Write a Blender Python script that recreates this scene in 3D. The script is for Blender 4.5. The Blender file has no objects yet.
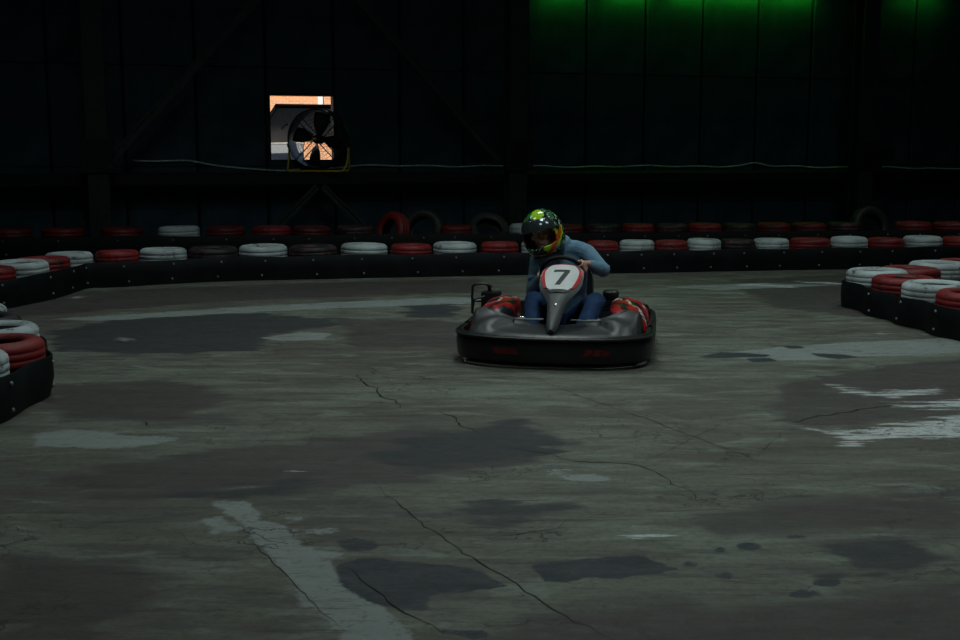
import bpy, bmesh, math, random
import numpy as np
from mathutils import Vector, Matrix, Euler

random.seed(7)
np.random.seed(7)
SC = bpy.context.scene
COL = SC.collection
R = math.radians

# ------------------------------------------------------------------ camera
F, CH, PITCH = 1150.0, 1.48, math.atan(165 / 1150)
cam_d = bpy.data.cameras.new('camera')
cam_d.sensor_width = 36.0
cam_d.lens = F / 960 * 36.0
cam_d.clip_end = 300
cam = bpy.data.objects.new('camera', cam_d)
cam.location = (0, 0, CH)
cam.rotation_euler = (math.pi / 2 - PITCH, 0, 0)
COL.objects.link(cam)
SC.camera = cam

# ------------------------------------------------------------------ world, sun, hall light
SC.view_settings.view_transform = 'Standard'
SC.view_settings.look = 'None'
SC.view_settings.exposure = 0.0
SC.view_settings.gamma = 1.0
SC.view_settings.use_curve_mapping = False
w = bpy.data.worlds.new('world')
SC.world = w
w.use_nodes = True
nt = w.node_tree
sky = nt.nodes.new('ShaderNodeTexSky')
sky.sky_type = 'NISHITA'
sky.sun_disc = False
sky.sun_elevation = R(32)
sky.sun_rotation = R(170)
nt.links.new(sky.outputs['Color'], nt.nodes['Background'].inputs['Color'])
nt.nodes['Background'].inputs['Strength'].default_value = 0.10

sun_d = bpy.data.lights.new('sun', 'SUN')
sun_d.energy = 5.2
sun_d.angle = R(0.6)
sun_d.color = (1.0, 0.88, 0.72)
sun = bpy.data.objects.new('sun', sun_d)
sun.rotation_euler = (R(56), 0, R(-12))       # comes over the hall roof from behind the camera
COL.objects.link(sun)

LAMP_POWER = 46.0
LAMP_COLOR = (0.86, 1.0, 0.97)
LAMPS = [(0.4, 3.6, 0.34), (0.9, 6.5, 1.08), (-2.4, 8.6, 0.20), (0.4, 11.4, 1.0), (4.6, 10.2, 0.75), (-4.0, 12.0, 0.42), (4.0, 5.6, 0.32), (7.6, 15.2, 0.38)]   # x, y, relative power; the last is added to brighten the right wall
LAMP_Z = 6.3
for lx, ly, rel in LAMPS:
    d = bpy.data.lights.new('lamp_light', 'AREA')
    d.shape = 'RECTANGLE'; d.size = 1.3; d.size_y = 0.45
    d.energy = LAMP_POWER * rel; d.color = LAMP_COLOR; d.spread = R(125)
    o = bpy.data.objects.new('lamp_light', d)
    o.location = (lx, ly, LAMP_Z - 0.01)
    COL.objects.link(o)

# ------------------------------------------------------------------ helpers
def ray(px, py):
    dx, dy = (px - 480) / F, (320 - py) / F
    return Vector((dx, math.cos(PITCH) + dy * math.sin(PITCH), -math.sin(PITCH) + dy * math.cos(PITCH)))

def ground(px, py, z=0.0):
    d = ray(px, py)
    t = (z - CH) / d.z
    return Vector((d.x * t, d.y * t, z))

def at(px, py, Y):
    d = ray(px, py)
    t = Y / d.y
    return Vector((d.x * t, Y, CH + d.z * t))

class NT:
    """small node-tree helper"""
    def __init__(s, name, rough=0.6, spec=0.4, metal=0.0):
        s.m = bpy.data.materials.new(name)
        s.m.use_nodes = True
        s.t = s.m.node_tree
        s.b = s.t.nodes['Principled BSDF']
        s.b.inputs['Roughness'].default_value = rough
        s.b.inputs['Specular IOR Level'].default_value = spec
        s.b.inputs['Metallic'].default_value = metal
        s._c = None
    def n(s, typ, **kw):
        x = s.t.nodes.new(typ)
        for k, v in kw.items():
            setattr(x, k, v)
        return x
    def put(s, sock, v):
        if v is None:
            return
        if isinstance(v, bpy.types.NodeSocket):
            s.t.links.new(v, sock)
        elif isinstance(v, (tuple, list)) and len(v) == 3 and sock.type == 'RGBA':
            sock.default_value = (*v, 1)
        else:
            sock.default_value = v
    def coord(s, scale=(1, 1, 1), rot=(0, 0, 0), kind='Object'):
        if s._c is None:
            s._c = s.n('ShaderNodeTexCoord')
        mp = s.n('ShaderNodeMapping')
        mp.inputs['Scale'].default_value = scale
        mp.inputs['Rotation'].default_value = rot
        s.t.links.new(s._c.outputs[kind], mp.inputs['Vector'])
        return mp.outputs['Vector']
    def noise(s, scale, detail=4, rough=0.55, vec=None, dist=0.0):
        x = s.n('ShaderNodeTexNoise')
        x.inputs['Scale'].default_value = scale
        x.inputs['Detail'].default_value = detail
        x.inputs['Roughness'].default_value = rough
        x.inputs['Distortion'].default_value = dist
        s.put(x.inputs['Vector'], vec if vec is not None else s.coord())
        return x.outputs['Fac']
    def math(s, op, a, b=None, c=None, clamp=False):
        x = s.n('ShaderNodeMath', operation=op, use_clamp=clamp)
        s.put(x.inputs[0], a); s.put(x.inputs[1], b)
        if c is not None:
            s.put(x.inputs[2], c)
        return x.outputs[0]
    def step(s, v, a, b, lo=0.0, hi=1.0):
        x = s.n('ShaderNodeMapRange', interpolation_type='SMOOTHSTEP')
        s.put(x.inputs[0], v)
        x.inputs[1].default_value = a; x.inputs[2].default_value = b
        x.inputs[3].default_value = lo; x.inputs[4].default_value = hi
        return x.outputs[0]
    def mix(s, fac, a, b, mode='MIX'):
        x = s.n('ShaderNodeMix', data_type='RGBA', blend_type=mode)
        s.put(x.inputs[0], fac); s.put(x.inputs[6], a); s.put(x.inputs[7], b)
        return x.outputs[2]
    def attr(s, name):
        x = s.n('ShaderNodeAttribute', attribute_name=name)
        return x
    def color(s, c):
        s.put(s.b.inputs['Base Color'], c); return s
    def rough(s, r):
        s.put(s.b.inputs['Roughness'], r); return s
    def bump(s, h, strength=0.3, dist=0.01):
        x = s.n('ShaderNodeBump')
        x.inputs['Strength'].default_value = strength
        x.inputs['Distance'].default_value = dist
        s.put(x.inputs['Height'], h)
        s.t.links.new(x.outputs[0], s.b.inputs['Normal'])
        return s

def plain(name, c, rough=0.5, spec=0.4, metal=0.0, var=0.25, scale=14.0):
    m = NT(name, rough, spec, metal)
    k = m.noise(scale, 5)
    dark = tuple(v * (1 - var) for v in c)
    lite = tuple(min(1, v * (1 + var)) for v in c)
    m.color(m.mix(m.step(k, 0.3, 0.7), dark, lite))
    return m.m

def painted_rubber(name, paint, rub=(0.012, 0.013, 0.014), wear=0.38, rough=0.55):
    m = NT(name, rough, 0.4)
    info = m.n('ShaderNodeObjectInfo')
    off = m.n('ShaderNodeVectorMath', operation='ADD')
    m.put(off.inputs[0], m.coord())
    cmb = m.n('ShaderNodeCombineXYZ')
    m.put(cmb.inputs[0], m.math('MULTIPLY', info.outputs['Random'], 9.0))
    m.put(off.inputs[1], cmb.outputs[0])
    v = off.outputs[0]
    k = m.noise(16, 8, 0.65, v)
    big = m.noise(3.2, 4, 0.5, v)
    worn = m.step(m.math('ADD', k, m.math('MULTIPLY', big, 0.5)), wear + 0.24, wear + 0.34)
    shade = m.mix(m.step(big, 0.3, 0.7), tuple(c * 0.62 for c in paint), paint)
    m.color(m.mix(worn, rub, shade))
    m.bump(k, 0.25, 0.006)
    return m.m

class MB:
    def __init__(s):
        s.v, s.f, s.mi = [], [], []
    def add(s, vs, fs, mi=0):
        b = len(s.v)
        s.v += [tuple(p) for p in vs]
        s.f += [tuple(i + b for i in f) for f in fs]
        s.mi += [mi] * len(fs)
        return s
    def box(s, lo, hi, mtx=None, mi=0):
        x0, y0, z0 = lo; x1, y1, z1 = hi
        vs = [Vector(p) for p in ((x0, y0, z0), (x1, y0, z0), (x1, y1, z0), (x0, y1, z0),
                                  (x0, y0, z1), (x1, y0, z1), (x1, y1, z1), (x0, y1, z1))]
        if mtx is not None:
            vs = [mtx @ p for p in vs]
        return s.add(vs, [(0, 3, 2, 1), (4, 5, 6, 7), (0, 1, 5, 4), (1, 2, 6, 5), (2, 3, 7, 6), (3, 0, 4, 7)], mi)
    def rings(s, rings, closed=False, cap=True, mi=0):
        n = len(rings[0]); vs = [p for r in rings for p in r]; fs = []
        m = len(rings)
        for i in range(m if closed else m - 1):
            a, b = i * n, ((i + 1) % m) * n
            for j in range(n):
                k = (j + 1) % n
                fs.append((a + j, a + k, b + k, b + j))
        if cap and not closed:
            fs.append(tuple(reversed(range(n))))
            fs.append(tuple(range((m - 1) * n, m * n)))
        return s.add(vs, fs, mi)
    def tube(s, pts, r, seg=10, closed=False, round_caps=False, flat=None, mi=0):
        """swept tube; r a number or list; flat=(axis, ratio) squashes the section along an axis"""
        pts = [Vector(p) for p in pts]
        n = len(pts)
        rs = list(r) if isinstance(r, (list, tuple)) else [r] * n
        tang = []
        for i in range(n):
            a = pts[(i - 1) % n] if (closed or i > 0) else pts[i]
            b = pts[(i + 1) % n] if (closed or i < n - 1) else pts[i]
            tang.append((b - a).normalized())
        if round_caps:
            add0 = [(pts[0] - tang[0] * rs[0] * math.sin(a), rs[0] * math.cos(a), tang[0]) for a in (1.35, 0.95, 0.5)]
            add1 = [(pts[-1] + tang[-1] * rs[-1] * math.sin(a), rs[-1] * math.cos(a), tang[-1]) for a in (0.5, 0.95, 1.35)]
            pts = [a[0] for a in add0] + pts + [a[0] for a in add1]
            rs = [a[1] for a in add0] + rs + [a[1] for a in add1]
            tang = [a[2] for a in add0] + tang + [a[2] for a in add1]
        up = Vector((0, 0, 1)) if abs(tang[0].z) < 0.9 else Vector((0, 1, 0))
        u = tang[0].cross(up).normalized()
        rings = []
        for p, t, rr in zip(pts, tang, rs):
            u = (u - t * u.dot(t)).normalized()
            v = t.cross(u)
            ring = []
            for j in range(seg):
                a = 2 * math.pi * j / seg
                d = (u * math.cos(a) + v * math.sin(a)) * rr
                if flat:
                    ax = Vector(flat[0]).normalized()
                    d = d - ax * d.dot(ax) * (1 - flat[1])
                ring.append(p + d)
            rings.append(ring)
        return s.rings(rings, closed=closed, cap=not closed, mi=mi)
    def lathe(s, prof, seg=32, mtx=None, closed=False, mod=None, mi=0):
        """revolve (r, z) profile about z; mod(j, i, r, z) -> (r, z)"""
        rings = []
        for j in range(seg):
            a = 2 * math.pi * j / seg
            ring = []
            for i, (r, z) in enumerate(prof):
                if mod:
                    r, z = mod(j, i, r, z)
                p = Vector((r * math.cos(a), r * math.sin(a), z))
                ring.append(mtx @ p if mtx is not None else p)
            rings.append(ring)
        n = len(prof); fs = []
        for j in range(seg):
            a, b = j * n, ((j + 1) % seg) * n
            for i in range(n if closed else n - 1):
                k = (i + 1) % n
                fs.append((a + i, b + i, b + k, a + k))
        return s.add([p for r in rings for p in r], fs, mi)
    def ball(s, c, r, seg=14, rings=9, mtx=None, mi=0):
        rx, ry, rz = r if isinstance(r, (tuple, list)) else (r, r, r)
        rr = []
        for i in range(rings + 1):
            e = -math.pi / 2 + math.pi * min(max(i, 0.08), rings - 0.08) / rings
            ring = []
            for j in range(seg):
                a = 2 * math.pi * j / seg
                p = Vector((rx * math.cos(e) * math.cos(a), ry * math.cos(e) * math.sin(a), rz * math.sin(e)))
                if mtx is not None:
                    p = mtx @ p
                ring.append(p + Vector(c))
            rr.append(ring)
        return s.rings(rr, mi=mi)
    def prism(s, poly, mtx, t, mi=0):
        """polygon in local xy extruded by t along local z, placed by mtx"""
        n = len(poly)
        a = [mtx @ Vector((x, y, 0)) for x, y in poly]
        b = [mtx @ Vector((x, y, t)) for x, y in poly]
        fs = [tuple(reversed(range(n))), tuple(range(n, 2 * n))]
        fs += [(i, (i + 1) % n, n + (i + 1) % n, n + i) for i in range(n)]
        return s.add(a + b, fs, mi)
    def mesh(s, name, mats, smooth=True, angle=40):
        me = bpy.data.meshes.new(name)
        me.from_pydata(s.v, [], s.f)
        for m in (mats if isinstance(mats, (list, tuple)) else [mats]):
            me.materials.append(m)
        for p, i in zip(me.polygons, s.mi):
            p.material_index = i
        bm = bmesh.new(); bm.from_mesh(me)
        bmesh.ops.recalc_face_normals(bm, faces=bm.faces)
        bm.to_mesh(me); bm.free()
        if smooth:
            me.polygons.foreach_set('use_smooth', [True] * len(me.polygons))
            try:
                me.set_sharp_from_angle(angle=R(angle))
            except Exception:
                pass
        me.update()
        return me
    def build(s, name, mats, parent=None, smooth=True, angle=40):
        return link(name, s.mesh(name, mats, smooth, angle), parent)

def link(name, data, parent=None):
    o = bpy.data.objects.new(name, data)
    COL.objects.link(o)
    if parent is not None:
        o.parent = parent
    return o

def tag(o, label=None, cat=None, group=None, kind=None):
    if label: o['label'] = label
    if cat: o['category'] = cat
    if group: o['group'] = group
    if kind: o['kind'] = kind
    return o

def empty(name, loc=(0, 0, 0), rz=0.0):
    o = link(name, None)
    o.location = loc
    o.rotation_euler = (0, 0, rz)
    o.empty_display_size = 0.1
    return o

def catmull(pts, sub=6, closed=False):
    pts = [Vector(p) for p in pts]
    n = len(pts); out = []
    rng = range(n) if closed else range(n - 1)
    for i in rng:
        p0 = pts[(i - 1) % n] if (closed or i > 0) else pts[0] * 2 - pts[1]
        p1 = pts[i]; p2 = pts[(i + 1) % n]
        p3 = pts[(i + 2) % n] if (closed or i < n - 2) else pts[-1] * 2 - pts[-2]
        for k in range(sub):
            t = k / sub
            out.append(0.5 * ((2 * p1) + (p2 - p0) * t + (2 * p0 - 5 * p1 + 4 * p2 - p3) * t * t + (3 * p1 - p0 - 3 * p2 + p3) * t ** 3))
    if not closed:
        out.append(pts[-1])
    return out

def interp(x, xs, ys):
    return float(np.interp(x, xs, ys))

# ------------------------------------------------------------------ materials
M = {}
M['wall'] = plain('wall_panel_paint', (0.019, 0.046, 0.064), 0.6, 0.2, var=0.3, scale=2.0)
M['wall_dark'] = plain('wall_backing_dark', (0.004, 0.005, 0.006), 0.9, 0.1)
M['steel_dark'] = plain('steel_dark_green_paint', (0.016, 0.026, 0.026), 0.55, 0.3)
M['brace'] = plain('brace_grey_green_paint', (0.028, 0.048, 0.044), 0.55, 0.3)
M['steel_black'] = plain('steel_black_paint', (0.004, 0.005, 0.005), 0.6, 0.3)
M['concrete'] = plain('ceiling_sheet', (0.03, 0.033, 0.035), 0.8, 0.2)
M['belt'] = plain('black_belt_rubber', (0.0045, 0.0062, 0.0075), 0.6, 0.14, var=0.45, scale=5.0)
M['bolt'] = plain('zinc_bolt', (0.24, 0.26, 0.27), 0.5, 0.4, 0.2)
M['white_tyre'] = painted_rubber('white_tyre_paint', (0.46, 0.54, 0.55), wear=0.31)
M['red_tyre'] = painted_rubber('red_tyre_paint', (0.22, 0.014, 0.017), wear=0.34)
M['dull_red_tyre'] = painted_rubber('dull_red_tyre_paint', (0.125, 0.008, 0.010), wear=0.36)
M['worn_tyre'] = painted_rubber('worn_brown_red_tyre_paint', (0.085, 0.030, 0.030), wear=0.50)
M['black_tyre'] = painted_rubber('black_tyre_rubber', (0.022, 0.026, 0.027), wear=0.40)
M['yellow'] = plain('yellow_tube_paint', (0.50, 0.38, 0.03), 0.4, 0.5)
M['black'] = plain('black_plastic', (0.012, 0.013, 0.014), 0.38, 0.45)
M['black_gloss'] = plain('black_gloss_plastic', (0.009, 0.010, 0.011), 0.36, 0.35)
M['black_rubber'] = plain('black_rubber', (0.012, 0.012, 0.012), 0.75, 0.3)
M['grey_plastic'] = plain('charcoal_fairing_plastic', (0.026, 0.029, 0.031), 0.42, 0.42, var=0.15)
M['chrome'] = plain('bright_steel', (0.55, 0.56, 0.57), 0.25, 0.5, 0.9, var=0.1)
M['red'] = plain('red_gloss', (0.50, 0.012, 0.016), 0.3, 0.5, var=0.15)
M['white'] = plain('white_gloss', (0.72, 0.75, 0.75), 0.3, 0.5, var=0.06)
M['cable'] = plain('pale_cable_sheath', (0.42, 0.55, 0.58), 0.5, 0.4)

# ------------------------------------------------------------------ floor
def build_floor():
    xs = np.concatenate([np.linspace(-14, -6.1, 12), np.arange(-6.0, 7.0, 0.038), np.linspace(7.1, 22, 14)])
    ys = np.concatenate([np.linspace(-13, 3.0, 14), np.arange(3.1, 6.0, 0.020), np.arange(6.0, 9.0, 0.035), np.arange(9.0, 16.0, 0.07), np.linspace(16.1, 26.5, 12)])
    nx, ny = len(xs), len(ys)
    X, Y = np.meshgrid(xs, ys)
    P = np.stack([X.ravel(), Y.ravel()], 1)

    def sdf(polys):
        out = np.full(len(P), 9.0)
        for poly in polys:
            q = np.array([ground(px, py).xy[:] for px, py in poly])
            lo, hi = q.min(0) - 1.2, q.max(0) + 1.2
            idx = np.where(((P > lo) & (P < hi)).all(1))[0]
            pp = P[idx]
            d = np.full(len(idx), 9.0); ins = np.zeros(len(idx), bool)
            for i in range(len(q)):
                a, b = q[i - 1], q[i]
                e = b - a
                t = np.clip(((pp - a) @ e) / max(e @ e, 1e-9), 0, 1)
                d = np.minimum(d, np.linalg.norm(pp - a - t[:, None] * e, axis=1))
                c = ((a[1] > pp[:, 1]) != (b[1] > pp[:, 1])) & (pp[:, 0] < (b[0] - a[0]) * (pp[:, 1] - a[1]) / (b[1] - a[1] + 1e-12) + a[0])
                ins ^= c
            out[idx] = np.minimum(out[idx], np.where(ins, -d, d))
        return np.clip(out, -1.0, 1.0)

    def dot(cx, cy, rx, ry, n=9):
        ry *= 1.35
        return [(cx + rx * math.cos(2 * math.pi * k / n), cy + ry * math.sin(2 * math.pi * k / n)) for k in range(n)]

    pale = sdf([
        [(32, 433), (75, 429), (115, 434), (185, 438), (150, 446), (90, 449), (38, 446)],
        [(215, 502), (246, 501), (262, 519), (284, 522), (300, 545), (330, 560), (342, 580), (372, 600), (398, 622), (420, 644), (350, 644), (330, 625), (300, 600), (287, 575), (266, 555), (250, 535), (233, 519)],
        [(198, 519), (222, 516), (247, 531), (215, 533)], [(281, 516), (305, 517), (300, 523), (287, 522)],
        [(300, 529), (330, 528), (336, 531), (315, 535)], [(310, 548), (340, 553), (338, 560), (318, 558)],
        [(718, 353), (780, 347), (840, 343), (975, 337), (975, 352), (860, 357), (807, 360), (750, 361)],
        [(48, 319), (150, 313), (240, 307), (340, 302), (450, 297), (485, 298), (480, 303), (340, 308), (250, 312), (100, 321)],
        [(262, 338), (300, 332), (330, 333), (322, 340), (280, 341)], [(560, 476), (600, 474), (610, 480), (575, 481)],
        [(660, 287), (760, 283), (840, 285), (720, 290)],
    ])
    white = sdf([
        [(800, 426), (823, 430), (853, 431), (893, 424), (975, 411), (975, 440), (913, 438), (867, 441), (847, 447), (836, 444), (852, 439), (826, 434)],
        [(826, 383), (850, 389), (870, 392), (940, 387), (945, 392), (893, 398), (865, 396), (845, 392)],
        [(880, 404), (930, 401), (975, 398), (975, 408), (920, 409)],
        dot(297, 470, 9, 1.2), dot(642, 535, 12, 1.5), dot(123, 340, 6, 1), dot(555, 471, 8, 1.2), dot(885, 333, 5, .8), dot(918, 334, 7, .8),
        [(800, 281), (850, 283), (846, 285), (800, 283)], [(740, 283), (800, 286), (795, 288), (735, 285)], dot(140, 366, 3, 1), dot(75, 297, 6, 1),
    ])
    dark = sdf([
        [(335, 568), (360, 558), (420, 562), (475, 570), (507, 586), (470, 592), (432, 595), (427, 611), (395, 609), (362, 598), (342, 585)],
        [(333, 541), (350, 538), (378, 541), (381, 548), (350, 552)],
        [(530, 565), (560, 561), (640, 554), (677, 570), (640, 575), (620, 580), (590, 578), (570, 583), (545, 582)],
        [(697, 357), (722, 352), (745, 353), (769, 355), (765, 357), (720, 358)], [(743, 358.5), (770, 358), (779, 361), (755, 362.5)],
        [(810, 353), (840, 354), (861, 357), (840, 359), (820, 357)], [(783, 346), (800, 346), (806, 348), (790, 349)],
        dot(748, 547, 11, 3), dot(724, 575, 8, 3), dot(827, 583, 12, 3), dot(805, 594, 19, 4), dot(690, 564, 7, 2), dot(868, 624, 5, 2), dot(901, 622, 7, 2), dot(880, 636, 5, 2), dot(795, 537, 14, 2), dot(720, 550, 5, 2), dot(37, 517, 4, 1.5), dot(645, 467, 3, 1.5),
        [(440, 631), (482, 629), (500, 640), (470, 638)],
        [(380, 545), (420, 560), (380, 563), (340, 566)][:0] or [(336, 566), (350, 562), (352, 570)],
    ])
    blue = sdf([
        [(52, 331), (120, 319), (250, 313), (332, 318), (332, 326), (272, 335), (257, 350), (150, 354), (58, 350)],
        [(450, 509), (500, 503), (556, 508), (540, 516), (480, 523), (455, 521)],
        [(805, 542), (905, 536), (945, 560), (880, 574), (835, 575), (845, 560)],
        [(365, 455), (420, 436), (520, 420), (566, 442), (545, 458), (430, 470)],
        [(170, 490), (300, 478), (300, 494), (180, 496)],
        [(400, 300), (460, 300), (455, 318), (410, 318)],
    ])
    brown = sdf([
        [(490, 628), (600, 608), (685, 600), (712, 613), (830, 601), (975, 578), (975, 655), (490, 655)],
        [(60, 478), (180, 452), (330, 440), (430, 428), (560, 440), (540, 462), (400, 482), (300, 492), (150, 497), (70, 492)],
        [(780, 384), (880, 366), (975, 358), (975, 412), (890, 421), (800, 428), (770, 410)],
        [(728, 280), (850, 274), (900, 290), (860, 318), (770, 306)],
        [(0, 283), (90, 291), (280, 284), (480, 279), (480, 292), (250, 300), (0, 318)],  # darker strip along the foot of the long barrier
        [(690, 520), (800, 500), (960, 490), (960, 530), (840, 530), (720, 535)],
        [(45, 385), (170, 380), (230, 395), (180, 420), (60, 420)],
        [(335, 318), (470, 322), (460, 346), (360, 349)], [(0, 555), (130, 560), (170, 590), (90, 640), (0, 640)],  # last outline darkens the near left corner
    ])
    vs = np.stack([X.ravel(), Y.ravel(), np.zeros(nx * ny)], 1)
    i = (np.arange(ny - 1)[:, None] * nx + np.arange(nx - 1)[None]).ravel()
    fs = np.stack([i, i + 1, i + nx + 1, i + nx], 1)
    me = bpy.data.meshes.new('floor')
    me.from_pydata(vs.tolist(), [], fs.tolist())
    for nm, arr in (('pale', pale), ('white', white), ('dark', dark), ('blue', blue), ('brown', brown)):
        at_ = me.attributes.new(nm, 'FLOAT', 'POINT')
        at_.data.foreach_set('value', arr.astype(np.float32))
    m = NT('worn_concrete', 0.62, 0.35)
    big = m.noise(0.55, 6, 0.6, m.coord((0.6, 1.2, 1)))
    streak = m.noise(2.2, 8, 0.62, m.coord((0.45, 3.0, 1), (0, 0, R(4))))
    fine = m.noise(30, 8, 0.65)
    mid = m.noise(5.0, 8, 0.65, m.coord((0.7, 1.3, 1)))
    base = m.mix(m.step(big, 0.38, 0.62), (0.096, 0.092, 0.073), (0.146, 0.166, 0.133))
    base = m.mix(m.math('MULTIPLY', m.step(streak, 0.47, 0.64), 0.75), base, (0.062, 0.056, 0.050))
    base = m.mix(m.math('MULTIPLY', m.step(mid, 0.52, 0.72), 0.5), base, (0.185, 0.20, 0.165))
    blot = m.noise(2.6, 7, 0.6, m.coord((0.8, 2.4, 1), (0, 0, R(10))), 0.8)
    base = m.mix(m.step(blot, 0.50, 0.62, 0.0, 0.45), base, (0.066, 0.060, 0.055))
    base = m.mix(m.step(blot, 0.46, 0.34, 0.0, 0.55), base, (0.195, 0.230, 0.198))
    # broad stains and darker areas with loose edges
    e = m.math('MULTIPLY', m.math('SUBTRACT', m.math('ADD', m.math('MULTIPLY', mid, 0.6), m.math('MULTIPLY', streak, 0.7)), 0.65), 0.9)
    def mask(nm, amp, soft, noise):
        a = m.attr(nm).outputs['Fac']
        return m.step(m.math('ADD', a, m.math('MULTIPLY', noise, amp)), -soft, soft, 1.0, 0.0)
    base = m.mix(m.math('MULTIPLY', mask('brown', 0.75, 0.06, e), 0.82), base, (0.047, 0.038, 0.039))
    base = m.mix(m.math('MULTIPLY', mask('blue', 0.95, 0.05, e), 0.93), base, (0.022, 0.027, 0.031))
    edge = m.math('SUBTRACT', m.math('ADD', m.math('MULTIPLY', fine, 0.2), m.math('MULTIPLY', m.noise(5, 9, 0.72), 0.8)), 0.5)
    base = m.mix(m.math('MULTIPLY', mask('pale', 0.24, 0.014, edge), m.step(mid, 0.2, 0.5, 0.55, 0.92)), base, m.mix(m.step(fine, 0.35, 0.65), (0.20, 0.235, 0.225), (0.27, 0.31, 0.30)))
    base = m.mix(mask('dark', 0.13, 0.008, edge), base, m.mix(fine, (0.012, 0.016, 0.023), (0.036, 0.046, 0.060)))
    wst = m.math('SUBTRACT', m.noise(3.5, 9, 0.7, m.coord((0.8, 5.5, 1), (0, 0, R(3)))), 0.46)
    base = m.mix(m.math('MULTIPLY', mask('white', 0.9, 0.02, wst), 0.9), base, (0.50, 0.54, 0.54))
    # fine dirt and scratches
    scr = m.noise(3.0, 10, 0.75, m.coord((0.6, 7.0, 1), (0, 0, R(-7))))
    base = m.mix(m.math('MULTIPLY', m.step(scr, 0.54, 0.63), 0.75), base, (0.036, 0.034, 0.032))
    spk = m.noise(11, 9, 0.8, m.coord((1, 1.6, 1)))
    base = m.mix(m.math('MULTIPLY', m.step(spk, 0.56, 0.64), 0.7), base, (0.030, 0.030, 0.030))
    base = m.mix(m.math('MULTIPLY', m.step(m.noise(8, 9, 0.8, m.coord((0.7, 2.6, 1))), 0.62, 0.70), 0.5), base, (0.24, 0.27, 0.26))
    base = m.mix(m.step(fine, 0.42, 0.68, 0.0, 0.45), base, (0.045, 0.045, 0.040))
    # hairline crazing
    warp = m.n('ShaderNodeVectorMath', operation='ADD')
    nz = m.n('ShaderNodeTexNoise'); nz.inputs['Scale'].default_value = 2.5; nz.inputs['Detail'].default_value = 5
    m.put(nz.inputs['Vector'], m.coord())
    m.put(warp.inputs[0], m.coord((0.55, 1.1, 1))); m.put(warp.inputs[1], nz.outputs['Color'])
    vo = m.n('ShaderNodeTexVoronoi', feature='DISTANCE_TO_EDGE'); vo.inputs['Scale'].default_value = 1.3
    m.put(vo.inputs['Vector'], warp.outputs[0])
    hair = m.math('MULTIPLY', m.step(vo.outputs['Distance'], 0.003, 0.010, 1.0, 0.0), m.step(m.noise(0.9, 3), 0.46, 0.56))
    base = m.mix(m.math('MULTIPLY', hair, 0.8), base, (0.022, 0.022, 0.020))
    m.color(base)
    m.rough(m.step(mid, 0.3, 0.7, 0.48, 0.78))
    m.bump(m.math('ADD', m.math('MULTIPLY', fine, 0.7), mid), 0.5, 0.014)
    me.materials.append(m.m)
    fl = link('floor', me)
    tag(fl, 'worn olive grey concrete track floor with stains and patches', kind='structure')
    # cracks: narrow open fissures in the slab
    crk = plain('crack_dark', (0.016, 0.016, 0.015), 0.9, 0.1)
    cracks = [
        ([(375, 482), (392, 500), (430, 530), (470, 557), (500, 575), (540, 603), (575, 622), (625, 644)], 0.010),
        ([(358, 375), (366, 385), (376, 388), (381, 397), (395, 400), (403, 408)], 0.022),
        ([(366, 366), (376, 370), (371, 377)], 0.012),
        ([(440, 412), (452, 417), (462, 427), (476, 431)], 0.020),
        ([(505, 447), (545, 453), (580, 462), (600, 462), (640, 465), (668, 478), (672, 485), (690, 490), (702, 507)], 0.011),
        ([(530, 376), (590, 400), (650, 420), (720, 447), (770, 465)], 0.009),
        ([(640, 465), (690, 440), (735, 417)], 0.005),
        ([(783, 425), (815, 417), (860, 410), (905, 404)], 0.020),
        ([(760, 454), (783, 432)], 0.008),
        ([(480, 540), (540, 531), (560, 528), (567, 520)], 0.006), ([(567, 522), (600, 515), (640, 516)], 0.004),
        ([(80, 525), (150, 519), (215, 512)], 0.005), ([(235, 520), (270, 560), (310, 600), (345, 632)], 0.005),
        ([(345, 565), (375, 590), (415, 620), (445, 634)], 0.010), ([(145, 421), (150, 427)], 0.012),
        ([(480, 560), (510, 550), (545, 546)], 0.004),
    ]
    rnd = random.Random(3)
    for pts, wd in cracks:
        q = [ground(px, py) for px, py in pts]
        line = []
        for a, b in zip(q, q[1:]):
            k = max(2, int((b - a).length / 0.05))
            for i_ in range(k):
                line.append(a.lerp(b, i_ / k))
        line.append(q[-1])
        n = len(line)
        line = [p + Vector((rnd.uniform(-1, 1), rnd.uniform(-1, 1), 0)) * min(0.016, 0.004 + wd * 0.8) for p in line]
        vs, fs = [], []
        for i_, p in enumerate(line):
            t = (line[min(i_ + 1, n - 1)] - line[max(i_ - 1, 0)]).normalized()
            nn = Vector((-t.y, t.x, 0))
            ww = wd * 0.30 * rnd.uniform(0.35, 1.2) * min(1, 0.25 + 3 * min(i_, n - 1 - i_) / n)
            vs += [p + nn * ww + Vector((0, 0, 0.0015)), p - nn * ww + Vector((0, 0, 0.0015))]
            if i_:
                b = 2 * i_
                fs.append((b - 2, b - 1, b + 1, b))
        MB().add(vs, fs).build('crack', crk, fl, smooth=False)
    return fl
build_floor()

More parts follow.
